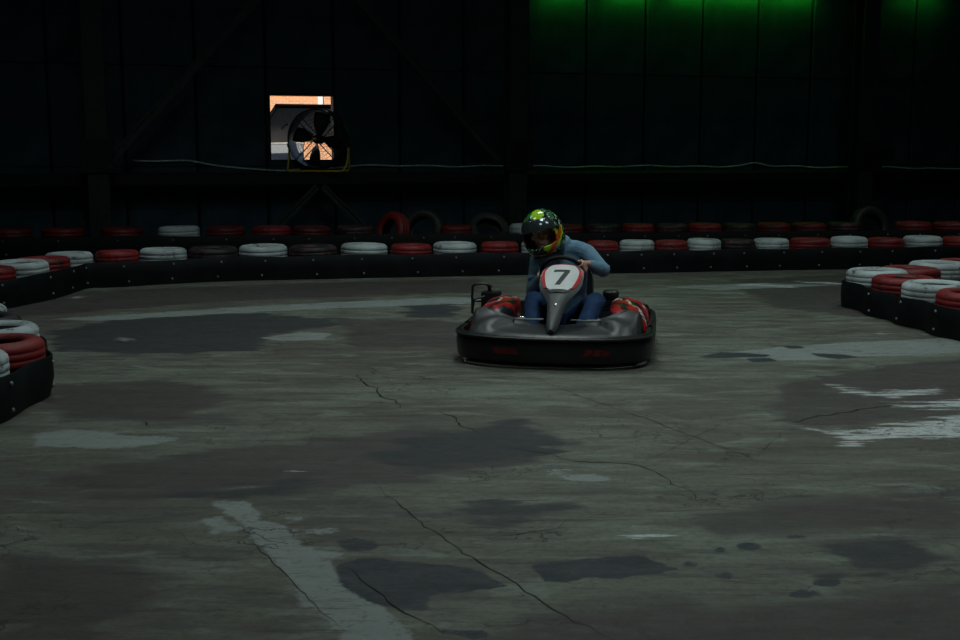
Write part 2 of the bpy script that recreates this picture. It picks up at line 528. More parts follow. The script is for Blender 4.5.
# ------------------------------------------------------------------ hall shell
TH = R(16.0)
WDIR = Vector((math.cos(TH), math.sin(TH), 0))
WIN = Vector((math.sin(TH), -math.cos(TH), 0))       # towards the track
W0 = Vector((-4.5, 18.5, 0)); PW = 1.1
def wp(t, off=0.0, z=0.0):
    return W0 + WDIR * (t * PW) + WIN * off + Vector((0, 0, z))
WM = Matrix.Translation(W0) @ Matrix.Rotation(TH, 4, 'Z')   # local x along the wall, local y away from the track
HALL_Z = 7.0
T0, T1 = -7, 17
WZ0, WZ1 = 1.385, 2.47                                    # window opening
wb = MB()
x0, x1 = T0 * PW, T1 * PW
wx0, wx1 = 1 * PW, 2 * PW
wb.box((x0, 0.06, 0), (wx0, 0.24, HALL_Z), WM)
wb.box((wx1, 0.06, 0), (x1, 0.24, HALL_Z), WM)
wb.box((wx0, 0.06, 0), (wx1, 0.24, WZ0), WM)
wb.box((wx0, 0.06, WZ1), (wx1, 0.24, HALL_Z), WM)
wall = wb.build('wall_back', M['wall_dark'], smooth=False)
tag(wall, 'near-black panelled hall wall behind the tyre barriers', kind='structure')

def panel_mesh(w_, h_, rib=True):
    b = MB()
    g = 0.016
    # shallow folded profile: flat face, bevelled rims
    xs = [g, g + 0.03, w_ - g - 0.03, w_ - g]
    prof = [(xs[0], 0.058), (xs[0], 0.02), (xs[1], 0.0), (xs[2], 0.0), (xs[3], 0.02), (xs[3], 0.058)]
    b.rings([[Vector((x, y, 0.008)) for x, y in prof], [Vector((x, y, h_ - 0.008)) for x, y in prof]])
    return b.mesh('wall_panel', M['wall'], smooth=False)
rows = [(0.0, 1.30), (1.30, 2.87), (2.87, 4.95), (4.95, HALL_Z)]
pm = [panel_mesh(PW, b - a) for a, b in rows]
pm_lo = panel_mesh(PW, WZ0 - 1.30); pm_hi = panel_mesh(PW, 2.87 - WZ1)
for t in range(T0, T1):
    for r_, (a, b) in enumerate(rows):
        if t == 1 and r_ == 1:
            for mm, z in ((pm_lo, 1.30), (pm_hi, WZ1)):
                o = link('wall_panel', mm, wall); o.matrix_local = WM @ Matrix.Translation((t * PW, 0, z))
            continue
        o = link('wall_panel', pm[r_], wall)
        o.matrix_local = WM @ Matrix.Translation((t * PW, 0, a))
# other sides of the hall and its roof
BL, BR = wp(T0), wp(T1)
FL, FR = BL + WIN * 28, BR + WIN * 28
def slab(name, a, b, label):
    d = (b - a); L = d.length; ang = math.atan2(d.y, d.x)
    mt = Matrix.Translation(a) @ Matrix.Rotation(ang, 4, 'Z')
    o = MB().box((-0.35, 0, 0), (L + 0.35, 0.2, HALL_Z), mt).build(name, M['concrete'], smooth=False)
    tag(o, label, kind='structure')
slab('wall_left', FL, BL, 'dark plain side wall of the hall, window end')
slab('wall_right', BR, FR, 'dark plain side wall of the hall, far from the window')
slab('wall_front', FR, FL, 'dark plain end wall facing the panelled wall')
c = MB().add([p + Vector((0, 0, z)) for z in (HALL_Z, HALL_Z + 0.25) for p in (FL - WIN * -0.3, BL + WIN * -0.3, BR + WIN * -0.3, FR)],
             [(0, 1, 2, 3), (7, 6, 5, 4), (0, 4, 5, 1), (1, 5, 6, 2), (2, 6, 7, 3), (3, 7, 4, 0)]).build('ceiling', M['concrete'], smooth=False)
tag(c, 'dark sheet roof of the hall', kind='structure')

# window reveal frame and pane
fr = MB()
for lo, hi in (((wx0, -0.01, WZ0), (wx0 + 0.065, 0.26, WZ1)), ((wx1 - 0.015, -0.01, WZ0), (wx1, 0.26, WZ1)),
               ((wx0 + .065, -0.01, WZ0), (wx1 - .015, 0.26, WZ0 + 0.02)), ((wx0 + .065, -0.01, WZ1 - 0.035), (wx1 - .015, 0.26, WZ1))):
    fr.box(lo, hi, WM)
win = fr.build('window_1', M['steel_black'], smooth=False)
tag(win, 'small square opening in the dark wall behind the fan', kind='structure')

# horizontal ledge beam
lb = MB()
prof = [(0.0, 0.99), (-0.42, 0.99), (-0.45, 1.02), (-0.45, 1.17), (-0.42, 1.205), (0.0, 1.205)]
lb.rings([[WM @ Vector((x, y, z)) for y, z in prof] for x in (x0, x1)])
ledge = lb.build('trim_1', M['steel_black'], smooth=False)
tag(ledge, 'dark steel ledge running along the panelled wall', kind='structure')

# ------------------------------------------------------------------ steel columns, braces
def column(t, dirn, label):
    root = empty('steel_column', wp(t, 0.62))
    root.rotation_euler = (0, 0, TH)
    b = MB()
    b.box((-0.15, -0.17, 0.02), (0.15, -0.14, HALL_Z)); b.box((-0.15, 0.14, 0.02), (0.15, 0.16, HALL_Z)); b.box((-0.012, -0.14, 0.02), (0.012, 0.14, HALL_Z))
    b.build('shaft', M['steel_dark'], root, smooth=False)
    MB().box((-0.27, -0.22, 0), (0.27, 0.22, 0.02)).build('base_plate', M['steel_black'], root, smooth=False)
    g = MB()
    g.prism([(-0.24, 1.22), (0.24, 1.22), (0.24, 1.72), (-0.24, 1.72)], Matrix(((1, 0, 0, 0), (0, 0, 1, -0.215), (0, 1, 0, 0), (0, 0, 0, 1))), 0.045)
    gp = g.build('gusset_plate', M['steel_black'], root, smooth=False)
    if dirn:
        g2 = MB(); g2.box((0.2, -0.18, 1.38), (0.58, 0.1, 1.62)); g2.box((0.2, -0.14, 1.25), (0.36, 0.06, 1.38))
        g2.build('bracket', M['steel_black'], root, smooth=False)
    for sx in (-1, 1):
        for z in (1.30, 1.47, 1.64):
            k = MB().lathe([(0.0, -0.02), (0.022, -0.02), (0.022, 0.0), (0, 0)], 6, Matrix.Translation((sx * 0.18, -0.215, z)) @ Matrix.Rotation(R(-90), 4, 'X'))
            k.build('bolt', M['steel_dark'], gp)
    tag(root, label, 'column', 'steel columns along the panelled wall')
column(-1.35, False, 'dark steel column at the foot of the rising brace, window side')
column(4.65, False, 'dark steel column behind the kart driver where the falling brace ends')
column(10.65, True, 'black steel column with a stub bracket beside the half-hidden tyre')

def brace(a, b, label, wd=0.14):
    o = MB()
    a, b = Vector(a), Vector(b)
    d = (b - a).normalized()
    side = WIN.cross(d).normalized()
    for s, t_ in ((-1, 0), (1, 0)):
        c0 = a + side * s * wd * 0.36; c1 = b + side * s * wd * 0.36
        vs = []
        for p in (c0, c1):
            for u, v in ((-0.014, -0.05), (0.014, -0.05), (0.014, 0.05), (-0.014, 0.05)):
                vs.append(p + side * u + WIN * v)
        o.add(vs, [(0, 3, 2, 1), (4, 5, 6, 7), (0, 1, 5, 4), (1, 2, 6, 5), (2, 3, 7, 6), (3, 0, 4, 7)])
    vs = []
    for p in (a, b):
        for u, v in ((-wd / 2.4, -0.06), (wd / 2.4, -0.06), (wd / 2.4, -0.04), (-wd / 2.4, -0.04)):
            vs.append(p + side * u - WIN * v * 0)
    root = o.build('diagonal_brace', M['brace'], smooth=False)
    w_ = MB()
    vs = []
    for p in (a, b):
        for u, v in ((-wd * .36, -0.008), (wd * .36, -0.008), (wd * .36, 0.008), (-wd * .36, 0.008)):
            vs.append(p + side * u + WIN * v)
    w_.add(vs, [(0, 3, 2, 1), (4, 5, 6, 7), (0, 1, 5, 4), (1, 2, 6, 5), (2, 3, 7, 6), (3, 0, 4, 7)])
    w_.build('web', M['brace'], root, smooth=False)
    tag(root, label, 'brace', 'diagonal steel braces')
brace(wp(-1.15, 0.50, 1.45), wp(1.60, 0.50, 4.75), 'steel brace rising from the ledge towards the roof, window side')
brace(wp(4.42, 0.50, 1.40), wp(1.72, 0.50, 4.62), 'steel brace coming down to the column behind the kart driver')
brace(wp(0.75, 0.56, 0.02), wp(1.66, 0.52, 0.98), 'short steel strut below the fan, on the side of the lone white tyre', 0.10)
brace(wp(2.60, 0.56, 0.02), wp(1.74, 0.52, 0.98), 'short steel strut under the ledge, on the side of the leaning tyres', 0.10)

# cable along the ledge
rnd = random.Random(11)
pts = []
for k in range(0, 121):
    t = -0.9 + k * 0.13
    yy = interp(t, [-0.9, -0.1, 0.3, 0.7, 1.3, 2.3, 3.0, 4.0, 5.5, 9.0, 14.5], [160, 161, 166, 169.5, 170, 166, 165.6, 166, 166.5, 166, 169.5])
    yy += 0.5 * math.sin(k * 0.9) + 0.4 * math.sin(k * 0.37 + 1)
    p_ = wp(t, 0.03 + 0.012 * math.sin(k * 0.5))
    pts.append(Vector((p_.x, p_.y, max(1.219, at(480, yy, p_.y).z + 0.05 * math.exp(-((t - 9.0) / 0.18) ** 2)))))
cab = MB().tube(pts, 0.014, 6).build('power_cable', M['cable'])
tag(cab, 'thin pale cable lying along the wall ledge', 'cable')

# green LED wash bars above the picture on the wall
gm = NT('green_led_emission', 0.5)
gm.b.inputs['Emission Color'].default_value = (0.05, 1, 0.05, 1)
gm.b.inputs['Emission Strength'].default_value = 8.0
def led(t, power, i):
    root = empty('led_bar', wp(t, 0.16, 4.03 + 0.042 * t)); root.rotation_euler = (0, 0, TH)
    MB().box((-0.46, -0.05, 0.0), (0.46, 0.05, 0.07)).build('housing', M['steel_black'], root, smooth=False)
    MB().box((-0.44, -0.035, -0.012), (0.44, 0.035, -0.001)).build('diffuser', gm.m, root, smooth=False)
    MB().box((-0.03, 0.05, 0.0), (0.03, 0.155, 0.05)).build('wall_arm', M['steel_black'], root, smooth=False)
    tag(root, 'green LED wash bar on a wall arm above the panelled wall', 'lamp', 'green LED bars on the wall')
    d = bpy.data.lights.new('led_light', 'AREA'); d.shape = 'RECTANGLE'; d.size = 0.86; d.size_y = 0.06
    d.energy = power; d.color = (0.03, 1.0, 0.02); d.spread = R(125)
    o = bpy.data.objects.new('led_light', d); o.parent = root
    o.location = (0, 0.0, -0.03); o.rotation_euler = (R(68), 0, 0)
    COL.objects.link(o)
for i, (t, p_) in enumerate(((5.6, 0.35), (6.7, 0.9), (7.8, 1.3), (8.7, 1.4), (9.6, 1.4), (12.0, 0.25))):
    led(t, p_, i)

# high-bay lamps under the roof, the last one added for the dark right wall
lm = NT('lamp_lens', 0.4)
lm.b.inputs['Emission Color'].default_value = (*LAMP_COLOR, 1)
lm.b.inputs['Emission Strength'].default_value = 4.0
for lx, ly, rel in LAMPS:
    root = empty('ceiling_lamp', (lx, ly, LAMP_Z))
    b = MB()
    b.rings([[Vector((x * s, y * s, z)) for x, y in ((-0.7, -0.26), (0.7, -0.26), (0.7, 0.26), (-0.7, 0.26))] for z, s in ((0.012, 1), (0.05, 1), (0.12, 0.7))])
    b.build('housing', M['steel_black'], root, smooth=False)
    MB().box((-0.66, -0.23, 0.002), (0.66, 0.23, 0.011)).build('lens', lm.m, root, smooth=False)
    for sx in (-0.4, 0.4):
        MB().tube([(sx, 0, 0.1), (sx, 0, HALL_Z - LAMP_Z)], 0.006, 6).build('suspension_wire', M['steel_black'], root)
    tag(root, 'unseen rectangular hanging ceiling lamp over the track', 'lamp', 'hanging lamps over the track')

# ------------------------------------------------------------------ outside, seen through the opening
bk = NT('sunlit_brick', 0.85, 0.2)
bt = bk.n('ShaderNodeTexBrick')
bt.inputs['Scale'].default_value = 1.0
bt.inputs['Color1'].default_value = (0.62, 0.30, 0.15, 1); bt.inputs['Color2'].default_value = (0.50, 0.23, 0.11, 1)
bt.inputs['Mortar'].default_value = (0.55, 0.42, 0.32, 1)
bt.inputs['Mortar Size'].default_value = 0.012; bt.inputs['Brick Width'].default_value = 0.30; bt.inputs['Row Height'].default_value = 0.10
bk.put(bt.inputs['Vector'], bk.coord((1, 1, 1), (R(-90), 0, 0)))
bk.color(bt.outputs['Color'])
M['render_white'] = plain('white_render', (0.62, 0.65, 0.68), 0.8, 0.2, var=0.08)
M['render_shaded'] = plain('white_render_in_shade', (0.20, 0.23, 0.26), 0.8, 0.2, var=0.08)  # white render with the carport's shade put into its colour
M['soffit'] = plain('grey_soffit', (0.45, 0.45, 0.43), 0.8, 0.2)
M['asphalt'] = plain('asphalt', (0.10, 0.10, 0.10), 0.9, 0.2)
BY = 52.0
bl = empty('brick_building', (-9, BY, 0))
MB().box((-14, 0, 0), (14, 6, 9)).build('brick_wall', bk.m, bl, smooth=False)
MB().box((-14.2, -0.15, 9), (14.2, 6.2, 9.3)).build('parapet', M['render_white'], bl, smooth=False)
pp = at(320, 98, BY) - Vector((-9, BY, 0))
MB().box((pp.x - 0.08, -0.14, 3.4), (pp.x + 0.14, 0.0, 9)).build('drainpipe', M['render_white'], bl, smooth=False)
tag(bl, 'sunlit orange brick building outside the opening', 'building')
cp = empty('carport', (-5, 28, 0))
def cpl(px, py, Y): return at(px, py, Y) - Vector((-5, 28, 0))
tri = [cpl(277, 107, 24.0), cpl(352, 108, 24.0), cpl(352, 141, 32.5), cpl(262, 143, 32.5), cpl(262, 131, 27.0)]
up = Vector((0, 0, 0.06))
MB().add([p for p in tri] + [p + up for p in tri], [(4, 3, 2, 1, 0), (5, 6, 7, 8, 9)] + [(i, (i + 1) % 5, 5 + (i + 1) % 5, 5 + i) for i in range(5)]).build('roof_sheet', M['soffit'], cp, smooth=False)
MB().tube([tri[0] + Vector((0, -0.03, 0.02)), tri[1] + Vector((0, -0.03, 0.02))], 0.05, 6).build('fascia', M['steel_black'], cp)
MB().tube([tri[0] + Vector((0, -0.03, 0.02)), tri[4] + Vector((-0.02, 0, 0.02))], 0.05, 6).build('fascia', M['steel_black'], cp)
MB().tube([cpl(282, 129, 28.0) , cpl(287, 124.5, 26.5)], 0.025, 6).build('tube_lamp', M['steel_black'], cp)
for q in (tri[1], tri[2], tri[3]):
    MB().tube([q, Vector((q.x, q.y, 0))], 0.05, 8).build('post', M['steel_black'], cp)
tag(cp, 'grey carport roof outside the opening', 'carport')
ow = empty('garden_wall', (at(283, 150, 33).x, 33, 0))
a = at(255, 160, 33).x - ow.location.x; b = at(303, 160, 33).x - ow.location.x
MB().box((a, 0, 0), (b, 0.2, 1.80)).build('wall_body', M['render_shaded'], ow, smooth=False)
MB().box((a - .03, -0.03, 1.80), (b + .03, 0.23, 1.86)).build('coping', M['soffit'], ow, smooth=False)
tag(ow, 'low white wall under the carport outside the opening', 'wall')
gr = MB().add([(-60, 24.5, -0.06), (60, 24.5, -0.06), (60, 90, -0.06), (-60, 90, -0.06), (-60, 24.5, -0.3), (60, 24.5, -0.3), (60, 90, -0.3), (-60, 90, -0.3)], [(0, 1, 2, 3), (7, 6, 5, 4), (0, 4, 5, 1), (1, 5, 6, 2), (2, 6, 7, 3), (3, 7, 4, 0)]).build('ground_outside', M['asphalt'], smooth=False)
tag(gr, 'grey asphalt yard outside the hall', kind='structure')

# ------------------------------------------------------------------ drum fan on the ledge
def build_fan():
    t = 1.725
    root = empty('drum_fan', wp(t, 0.24, 1.206)); root.rotation_euler = (0, 0, TH - R(30))
    cz, r = 0.53, 0.455
    A = Matrix.Translation((0, 0, cz)) @ Matrix.Rotation(R(90), 4, 'X')      # local z -> -y (towards the track)
    MB().lathe([(r, -0.15), (r + 0.012, -0.16), (r + 0.022, -0.15), (r + 0.012, -0.13), (r + 0.010, 0.13), (r + 0.022, 0.15), (r + 0.012, 0.16), (r, 0.15), (r - 0.006, 0.0)], 48, A, closed=True).build('drum', M['black'], root)
    for z in (0.155, -0.155):
        g = MB()
        for k in range(1, 8):
            rr = r * k / 8 + 0.03
            g.tube([A @ Vector((rr * math.cos(a), rr * math.sin(a), z)) for a in [2 * math.pi * i / 40 for i in range(40)]], 0.0022, 4, closed=True)
        for k in range(24):
            a = 2 * math.pi * k / 24
            g.tube([A @ Vector((0.06 * math.cos(a), 0.06 * math.sin(a), z)), A @ Vector((r * math.cos(a), r * math.sin(a), z))], 0.002, 4)
        g.build('wire_guard', M['black'], root)
        for k in range(4):
            a = R(45 + 90 * k)
            MB().tube([A @ Vector((0.05 * math.cos(a), 0.05 * math.sin(a), z * 0.95)), A @ Vector((r * math.cos(a), r * math.sin(a), z * 0.95))], 0.009, 6).build('guard_strut', M['black'], root)
    MB().lathe([(0, -0.13), (0.075, -0.13), (0.08, -0.1), (0.08, 0.06), (0.06, 0.11), (0, 0.11)], 24, A).build('motor_hub', M['black'], root)
    MB().prism([(-0.034, -0.02), (0.034, -0.02), (0.034, 0.02), (-0.034, 0.02)], A @ Matrix.Translation((0, 0, 0.166)), 0.004).build('badge', M['yellow'], root, smooth=False)
    for k in range(4):
        a0 = R(78 + 90 * k)
        vs, fs = [], []
        n = 8
        for i in range(n):
            rr = 0.07 + (r - 0.03 - 0.07) * i / (n - 1)
            half = 0.26 + 0.16 * math.sin(math.pi * min(1, 0.15 + i / n)) if i else 0.3
            for j in range(5):
                s = j / 4 - 0.5
                aa = a0 + s * 2 * half
                vs.append(A @ Vector((rr * math.cos(aa), rr * math.sin(aa), s * 0.12)))
        for i in range(n - 1):
            for j in range(4):
                b = i * 5 + j
                fs.append((b, b + 1, b + 6, b + 5))
        o = MB().add(vs, fs).build('blade', M['black'], root)
        md = o.modifiers.new('thickness', 'SOLIDIFY'); md.thickness = 0.004
    W = r + 0.055
    y0 = 0.26
    for s in (-1, 1):
        MB().tube(catmull([(s * W, 0, cz - 0.10), (s * W, -0.02, cz - 0.30), (s * (W - 0.015), -0.1, 0.09), (s * (W - 0.05), -0.17, 0.025), (s * (W - 0.2), -0.19, 0.018), (0, -0.19, 0.018)], 5), 0.0165, 8).build('stand_leg', M['yellow'], root)
        MB().tube(catmull([(s * W, 0, cz - 0.10), (s * W, 0.02, cz - 0.30), (s * (W - 0.015), 0.08, 0.09), (s * (W - 0.05), 0.12, 0.025), (s * (W - 0.2), 0.13, 0.018), (0, 0.13, 0.018)], 5), 0.0165, 8).build('stand_leg', M['yellow'], root)
        MB().lathe([(0, -0.03), (0.04, -0.03), (0.04, 0.03), (0, 0.03)], 14, Matrix.Translation((s * (W - 0.01), 0, cz - 0.10)) @ Matrix.Rotation(R(90), 4, 'Y')).build('pivot_knob', M['black'], root)
    tag(root, 'black drum fan on a yellow tubular stand in front of the opening', 'fan')
build_fan()

# ------------------------------------------------------------------ tyres and belts
def tyre_mesh(kind):
    W = 0.105
    prof = [(0.165, -0.070), (0.172, -0.088), (0.195, -0.097), (0.225, -0.104), (0.252, -0.100), (0.272, -0.086), (0.285, -0.070),
            (0.290, -0.052), (0.290, -0.034), (0.287, -0.030), (0.287, -0.022), (0.291, -0.018), (0.291, 0.018), (0.287, 0.022), (0.287, 0.030), (0.290, 0.034), (0.290, 0.052),
            (0.285, 0.070), (0.272, 0.086), (0.252, 0.100), (0.225, 0.104), (0.195, 0.097), (0.172, 0.088), (0.165, 0.070), (0.20, 0.058), (0.262, 0.045), (0.262, -0.045), (0.20, -0.058)]
    def mod(j, i, r, z):
        if r > 0.26 and kind == 0 and j % 2 == 0:
            r -= 0.007
        if r > 0.265 and kind == 1 and j % 4 == 0:
            r -= 0.009
        return r, z
    return MB().lathe(prof, 72, None, True, mod).mesh('tyre', M['black_tyre'], angle=50)
TYRES = [tyre_mesh(0), tyre_mesh(1), tyre_mesh(2)]
def tyre(name, loc, mat, r=0.29, rot=(0, 0, 0), var=0, label='', group=None):
    o = link(name, TYRES[var])
    o.material_slots[0].link = 'OBJECT'
    o.material_slots[0].material = M[mat]
    o.location = loc; o.rotation_euler = rot
    s = r / 0.29
    o.scale = (s, s, 1)
    tag(o, label, 'tyre', group)
    return o

def stack_tyre(root, z, mat, r, wob, hs=1.0):
    o = link('tyre', TYRES[rt.randrange(3)], root)
    o.material_slots[0].link = 'OBJECT'
    o.material_slots[0].material = M[mat]
    o.location = (0, 0, z)
    o.rotation_euler = (R(rt.uniform(-wob, wob)), R(rt.uniform(-wob, wob)), rt.uniform(0, 6))
    o.scale = (r / 0.292, r / 0.292, hs)
    return o

BOLT = MB().lathe([(0, 0.0), (0.013, 0.0), (0.013, 0.005), (0.009, 0.010), (0, 0.010)], 8).mesh('bolt', M['bolt'])
rt = random.Random(5)
KIND = {'w': ('white_tyre', 'white'), 'r': ('red_tyre', 'red'), 'm': ('dull_red_tyre', 'dull red'), 'd': ('worn_tyre', 'dark worn red-brown'), 'k': ('black_tyre', 'unpainted black')}

def barrier(tyres, place, group, h_top=0.315, dz=0.0, hs=1.0, skip=(), special=None, labels=None, scallop=0.0, tuck=0.0):
    """tyres: (x, y, r, kind) in order; the track lies to the right of the walking direction"""
    n = len(tyres)
    for i in range(n):
        d_ = min((Vector(tyres[j][:2]) - Vector(tyres[i][:2])).length for j in (i - 1, i + 1) if 0 <= j < n)
        tyres[i] = (*tyres[i][:2], min(tyres[i][2], d_ / 2 - 0.003), tyres[i][3])
    off = []
    for i, (x, y, r, k) in enumerate(tyres):
        a = Vector(tyres[max(i - 1, 0)][:2]); b = Vector(tyres[min(i + 1, n - 1)][:2])
        d = (b - a).normalized()
        nn = Vector((d.y, -d.x))
        off.append((Vector((x, y)) + nn * (r + 0.028), nn))
        z0 = 0.105 * hs + dz
        jit = rt.uniform(0.0, 0.012) + (0.008 if k == 'w' else 0)
        mat, word = KIND[k]
        if i in skip:
            continue
        root = empty('tyre_stack', (x, y, 0))
        stack_tyre(root, z0, 'black_tyre', r, 0, hs)
        o = stack_tyre(root, z0 + 0.211 * hs + jit, mat, r, 1.2, hs)
        o['label'] = word + (' painted' if k != 'k' else '') + ' top tyre'
        if special and i in special:
            tag(root, special[i], 'tyre stack', 'tyre stacks of ' + group)
        elif labels:
            tag(root, labels(i, k, word), 'tyre stack', 'tyre stacks of ' + group)
        else:
            tag(root, 'tyre stack topped by a %s tyre in %s' % (word, place), 'tyre stack', '%s stacks of %s' % (word, group))
    ctrl = []
    for i, (p, nn) in enumerate(off):
        ctrl.append(Vector((p.x, p.y, 0)))
        if i < n - 1:
            q, n2 = off[i + 1]
            mp_ = (p + q) / 2 - ((nn + n2) / 2) * scallop
            ctrl.append(Vector((mp_.x, mp_.y, 0)))
    path = catmull(ctrl, 4)
    step = 10 ** 6
    k0 = 0
    while k0 < len(path) - 1:
        k1 = min(k0 + step, len(path) - 1)
        if len(path) - 1 - k1 < 8:
            k1 = len(path) - 1
        seg = path[k0:k1 + 1]
        m = len(seg)
        root = empty('barrier_belt', (seg[m // 2].x, seg[m // 2].y, 0))
        rings = []
        for i, p in enumerate(seg):
            j = k0 + i
            d = (path[min(j + 1, len(path) - 1)] - path[max(j - 1, 0)]).normalized()
            nn = Vector((d.y, -d.x, 0))
            q = p - root.location
            if i == 0: q = q + d * 0.004
            wv = 0.006 * math.sin(j * 0.7)
            zt = h_top + dz + 0.006 * math.sin(j * 0.31)
            rings.append([q + nn * (wv - tuck) + Vector((0, 0, 0.004)), q + nn * (0.012 + wv - tuck) + Vector((0, 0, 0.004)), q + nn * 0.016 + Vector((0, 0, zt * 0.45)),
                          q + nn * 0.012 + Vector((0, 0, zt - 0.006)), q + nn * 0.006 + Vector((0, 0, zt)), q + Vector((0, 0, zt - 0.004)), q + nn * 0.004 + Vector((0, 0, zt * 0.45))])
        MB().rings(rings).build('belt_sheet', M['belt'], root, angle=50)
        for i in range(n):
            j = i * 8
            if k0 <= j < k1 or (j == k1 == len(path) - 1):
                p, nn = path[j], off[i][1]
                d = (path[min(j + 1, len(path) - 1)] - path[max(j - 1, 0)]).normalized()
                n3 = Vector((d.y, -d.x, 0))
                for z in (h_top * 0.22, h_top * 0.82):
                    o = link('bolt', BOLT, root)
                    sh = d * rt.uniform(-0.05, 0.05)
                    o.matrix_local = Matrix.Translation(p + sh + n3 * (0.013 - (tuck * 0.5 if z < 0.1 else 0)) + Vector((0, 0, z + dz)) - root.location) @ n3.to_track_quat('Z', 'Y').to_matrix().to_4x4()
        tag(root, 'black bolted rubber belt wrapped along ' + place, 'belt')
        k0 = k1

def base_y(px):
    return interp(px, [90, 150, 220, 430, 600, 800, 960, 1100], [289, 285.5, 281.5, 277, 274, 270, 268, 267])

# barrier around the far side of the track
front = [(-5.95, 10.85, .29, 'w'), (-5.38, 10.98, .29, 'm'), (-4.86, 11.25, .29, 'r'), (-4.74, 11.81, .29, 'w'), (-4.72, 12.38, .29, 'r'), (-4.64, 12.95, .285, 'w')]
spans = [(97, 140, 'r'), (139, 190, 'w'), (190, 239, 'd'), (239, 289, 'w'), (289, 338, 'd'), (338, 391, 'w'), (391, 432, 'r'), (432, 478, 'w'), (478, 521, 'r'),
         (521, 554, 'w'), (554, 586, 'd'), (586, 618, 'r'), (618, 655, 'w'), (655, 685, 'r'), (685, 721, 'w'), (721, 752, 'd'), (752, 788, 'w'), (788, 829, 'r'), (829, 866, 'w'),
         (866, 902, 'r'), (902, 940, 'w'), (940, 980, 'r'), (980, 1018, 'w')]
for a, b, k in spans:
    cpx = (a + b) / 2
    g0 = ground(cpx, base_y(cpx))
    r_ = max(0.235, min(0.31, (b - a) / F * (g0.y + 0.3) / 2 * 1.0))
    front.append((g0.x * (g0.y + r_ + .03) / g0.y, g0.y + r_ + 0.03, r_, k))
ORD = ['first', 'second', 'third', 'fourth', 'fifth', 'sixth', 'seventh', 'eighth', 'ninth', 'tenth', 'eleventh', 'twelfth']
def nth(lst, i, start, stop):
    """how many of lst[i]'s kind lie from start up to i"""
    rng = range(start, i + 1) if i >= start else range(start, i - 1, -1)
    return ORD[min(11, sum(1 for j in rng if lst[j][3] == lst[i][3]) - 1)]
def lab_front(i, k, word):
    if i >= 6:
        return '%s %s-topped tyre stack past the bend of the long barrier behind the kart' % (nth(front, i, 6, 0), word)
    return '%s %s-topped tyre stack before the bend of the long barrier, counted from the bend' % (nth(front, i, 5, 0), word)
barrier(front, 'the long barrier behind the kart', 'the long barrier behind the kart', h_top=0.285, hs=0.92, labels=lab_front)

# second barrier close to the wall
spans2 = [(-48, -10, 'm'), (-10, 35, 'm'), (44, 86, 'm'), (100, 146, 'm'), (155, 205, 'w'), (207, 246, 'm'), (253, 292, 'r'), (292, 332, 'm'), (335, 376, 'd'), (378, 408, 'k'), (408, 440, 'k'), (441, 472, 'm'), (474, 508, 'k'),
          (509, 545, 'w'), (546, 584, 'm'), (584, 620, 'd'), (620, 654, 'r'), (654, 687, 'd'), (687, 721, 'r'), (721, 755, 'd'), (755, 789, 'm'), (789, 825, 'm'), (825, 859, 'd'), (860, 892, 'k'), (892, 930, 'r'), (931, 968, 'r'), (968, 1004, 'd')]
second = []
for a, b, k in spans2:
    cpx = (a + b) / 2
    yy = interp(cpx, [0, 480, 960], [16.45, 17.25, 18.05])
    X = (cpx - 480) / F * (yy + 0.05)
    second.append((X, yy, max(0.24, min(0.30, (b - a) / F * yy / 2)), k))
def lab_second(i, k, word):
    if i < 4:
        return '%s %s-topped stack from the lone white one, away from the propped tyres' % (nth(second, i, 3, 0), word)
    if i < 9:
        return '%s %s-topped stack from the lone white one towards the propped red tyre' % (nth(second, i, 5, 0), word)
    if i < 13:
        return '%s-topped stack between the two black tyres propped near the helmet' % word
    return '%s %s-topped stack past the cream white one in the barrier along the wall' % (nth(second, i, 14, 0), word)
barrier(second, 'the barrier along the wall', 'the barrier along the wall', dz=0.02, skip=(9, 10, 12, 23), labels=lab_second,
        special={4: 'lone white tyre among red ones in the barrier along the panelled wall', 13: 'cream white tyre on the wall-side barrier behind the helmet'})
def leaning(i, mat, lean, yaw, r, lab, var=0, dx=0.0, dy=0.06):
    x, y = second[i][:2]
    cz = r * math.cos(R(lean)) + 0.104 * math.sin(R(lean)) + 0.002
    tyre('loose_tyre', (x + dx, y + dy, cz), mat, r, (R(90 - lean), 0, R(yaw)), var, lab)
leaning(9, 'red_tyre', 12, -48, 0.315, 'red tyre propped upright in the barrier along the wall', 0, 0.0, 0.06)
leaning(10, 'black_tyre', 14, -14, 0.325, 'black tyre propped upright beside the red upright tyre', 1, -0.03, 0.40)
leaning(12, 'black_tyre', 42, 16, 0.335, 'black tyre propped behind the wall-side barrier near the helmet', 2, -0.04, 0.36)
leaning(23, 'black_tyre', 16, 18, 0.33, 'black tyre propped behind the wall-side barrier beside the bracketed column', 1, 0.0, 0.38)

# barrier end beside the track, window side
leftb = [(-3.26, 4.65, .29, 'w'), (-3.09, 5.20, .29, 'r'), (-3.00, 5.78, .29, 'r'), (-2.95, 6.36, .285, 'w'), (-2.965, 6.94, .29, 'r'), (-3.20, 7.47, .29, 'w'), (-3.51, 7.96, .29, 'd'), (-3.80, 8.46, .29, 'w'), (-4.1, 8.92, .28, 'r')]
barrier(leftb, 'the isolated barrier end', 'the barrier end on the window side',
        special={3: 'scuffed white tyre in front of the bright red one on the isolated barrier end', 4: 'bright red ribbed tyre at the nose of the isolated barrier end', 5: 'white tyre just behind the bright red one on the isolated barrier end', 6: 'dark worn red-brown tyre between two white ones on the isolated barrier end', 7: 'white tyre behind the dark worn one on the isolated barrier end', 8: 'red tyre at the tail of the isolated barrier end', 0: 'white tyre at the end of the isolated barrier, far from its nose', 1: 'red tyre next to the white far end of the isolated barrier', 2: 'red tyre next to the scuffed white one on the isolated barrier end'}, h_top=0.262, hs=0.87, scallop=0.02, tuck=0.02)
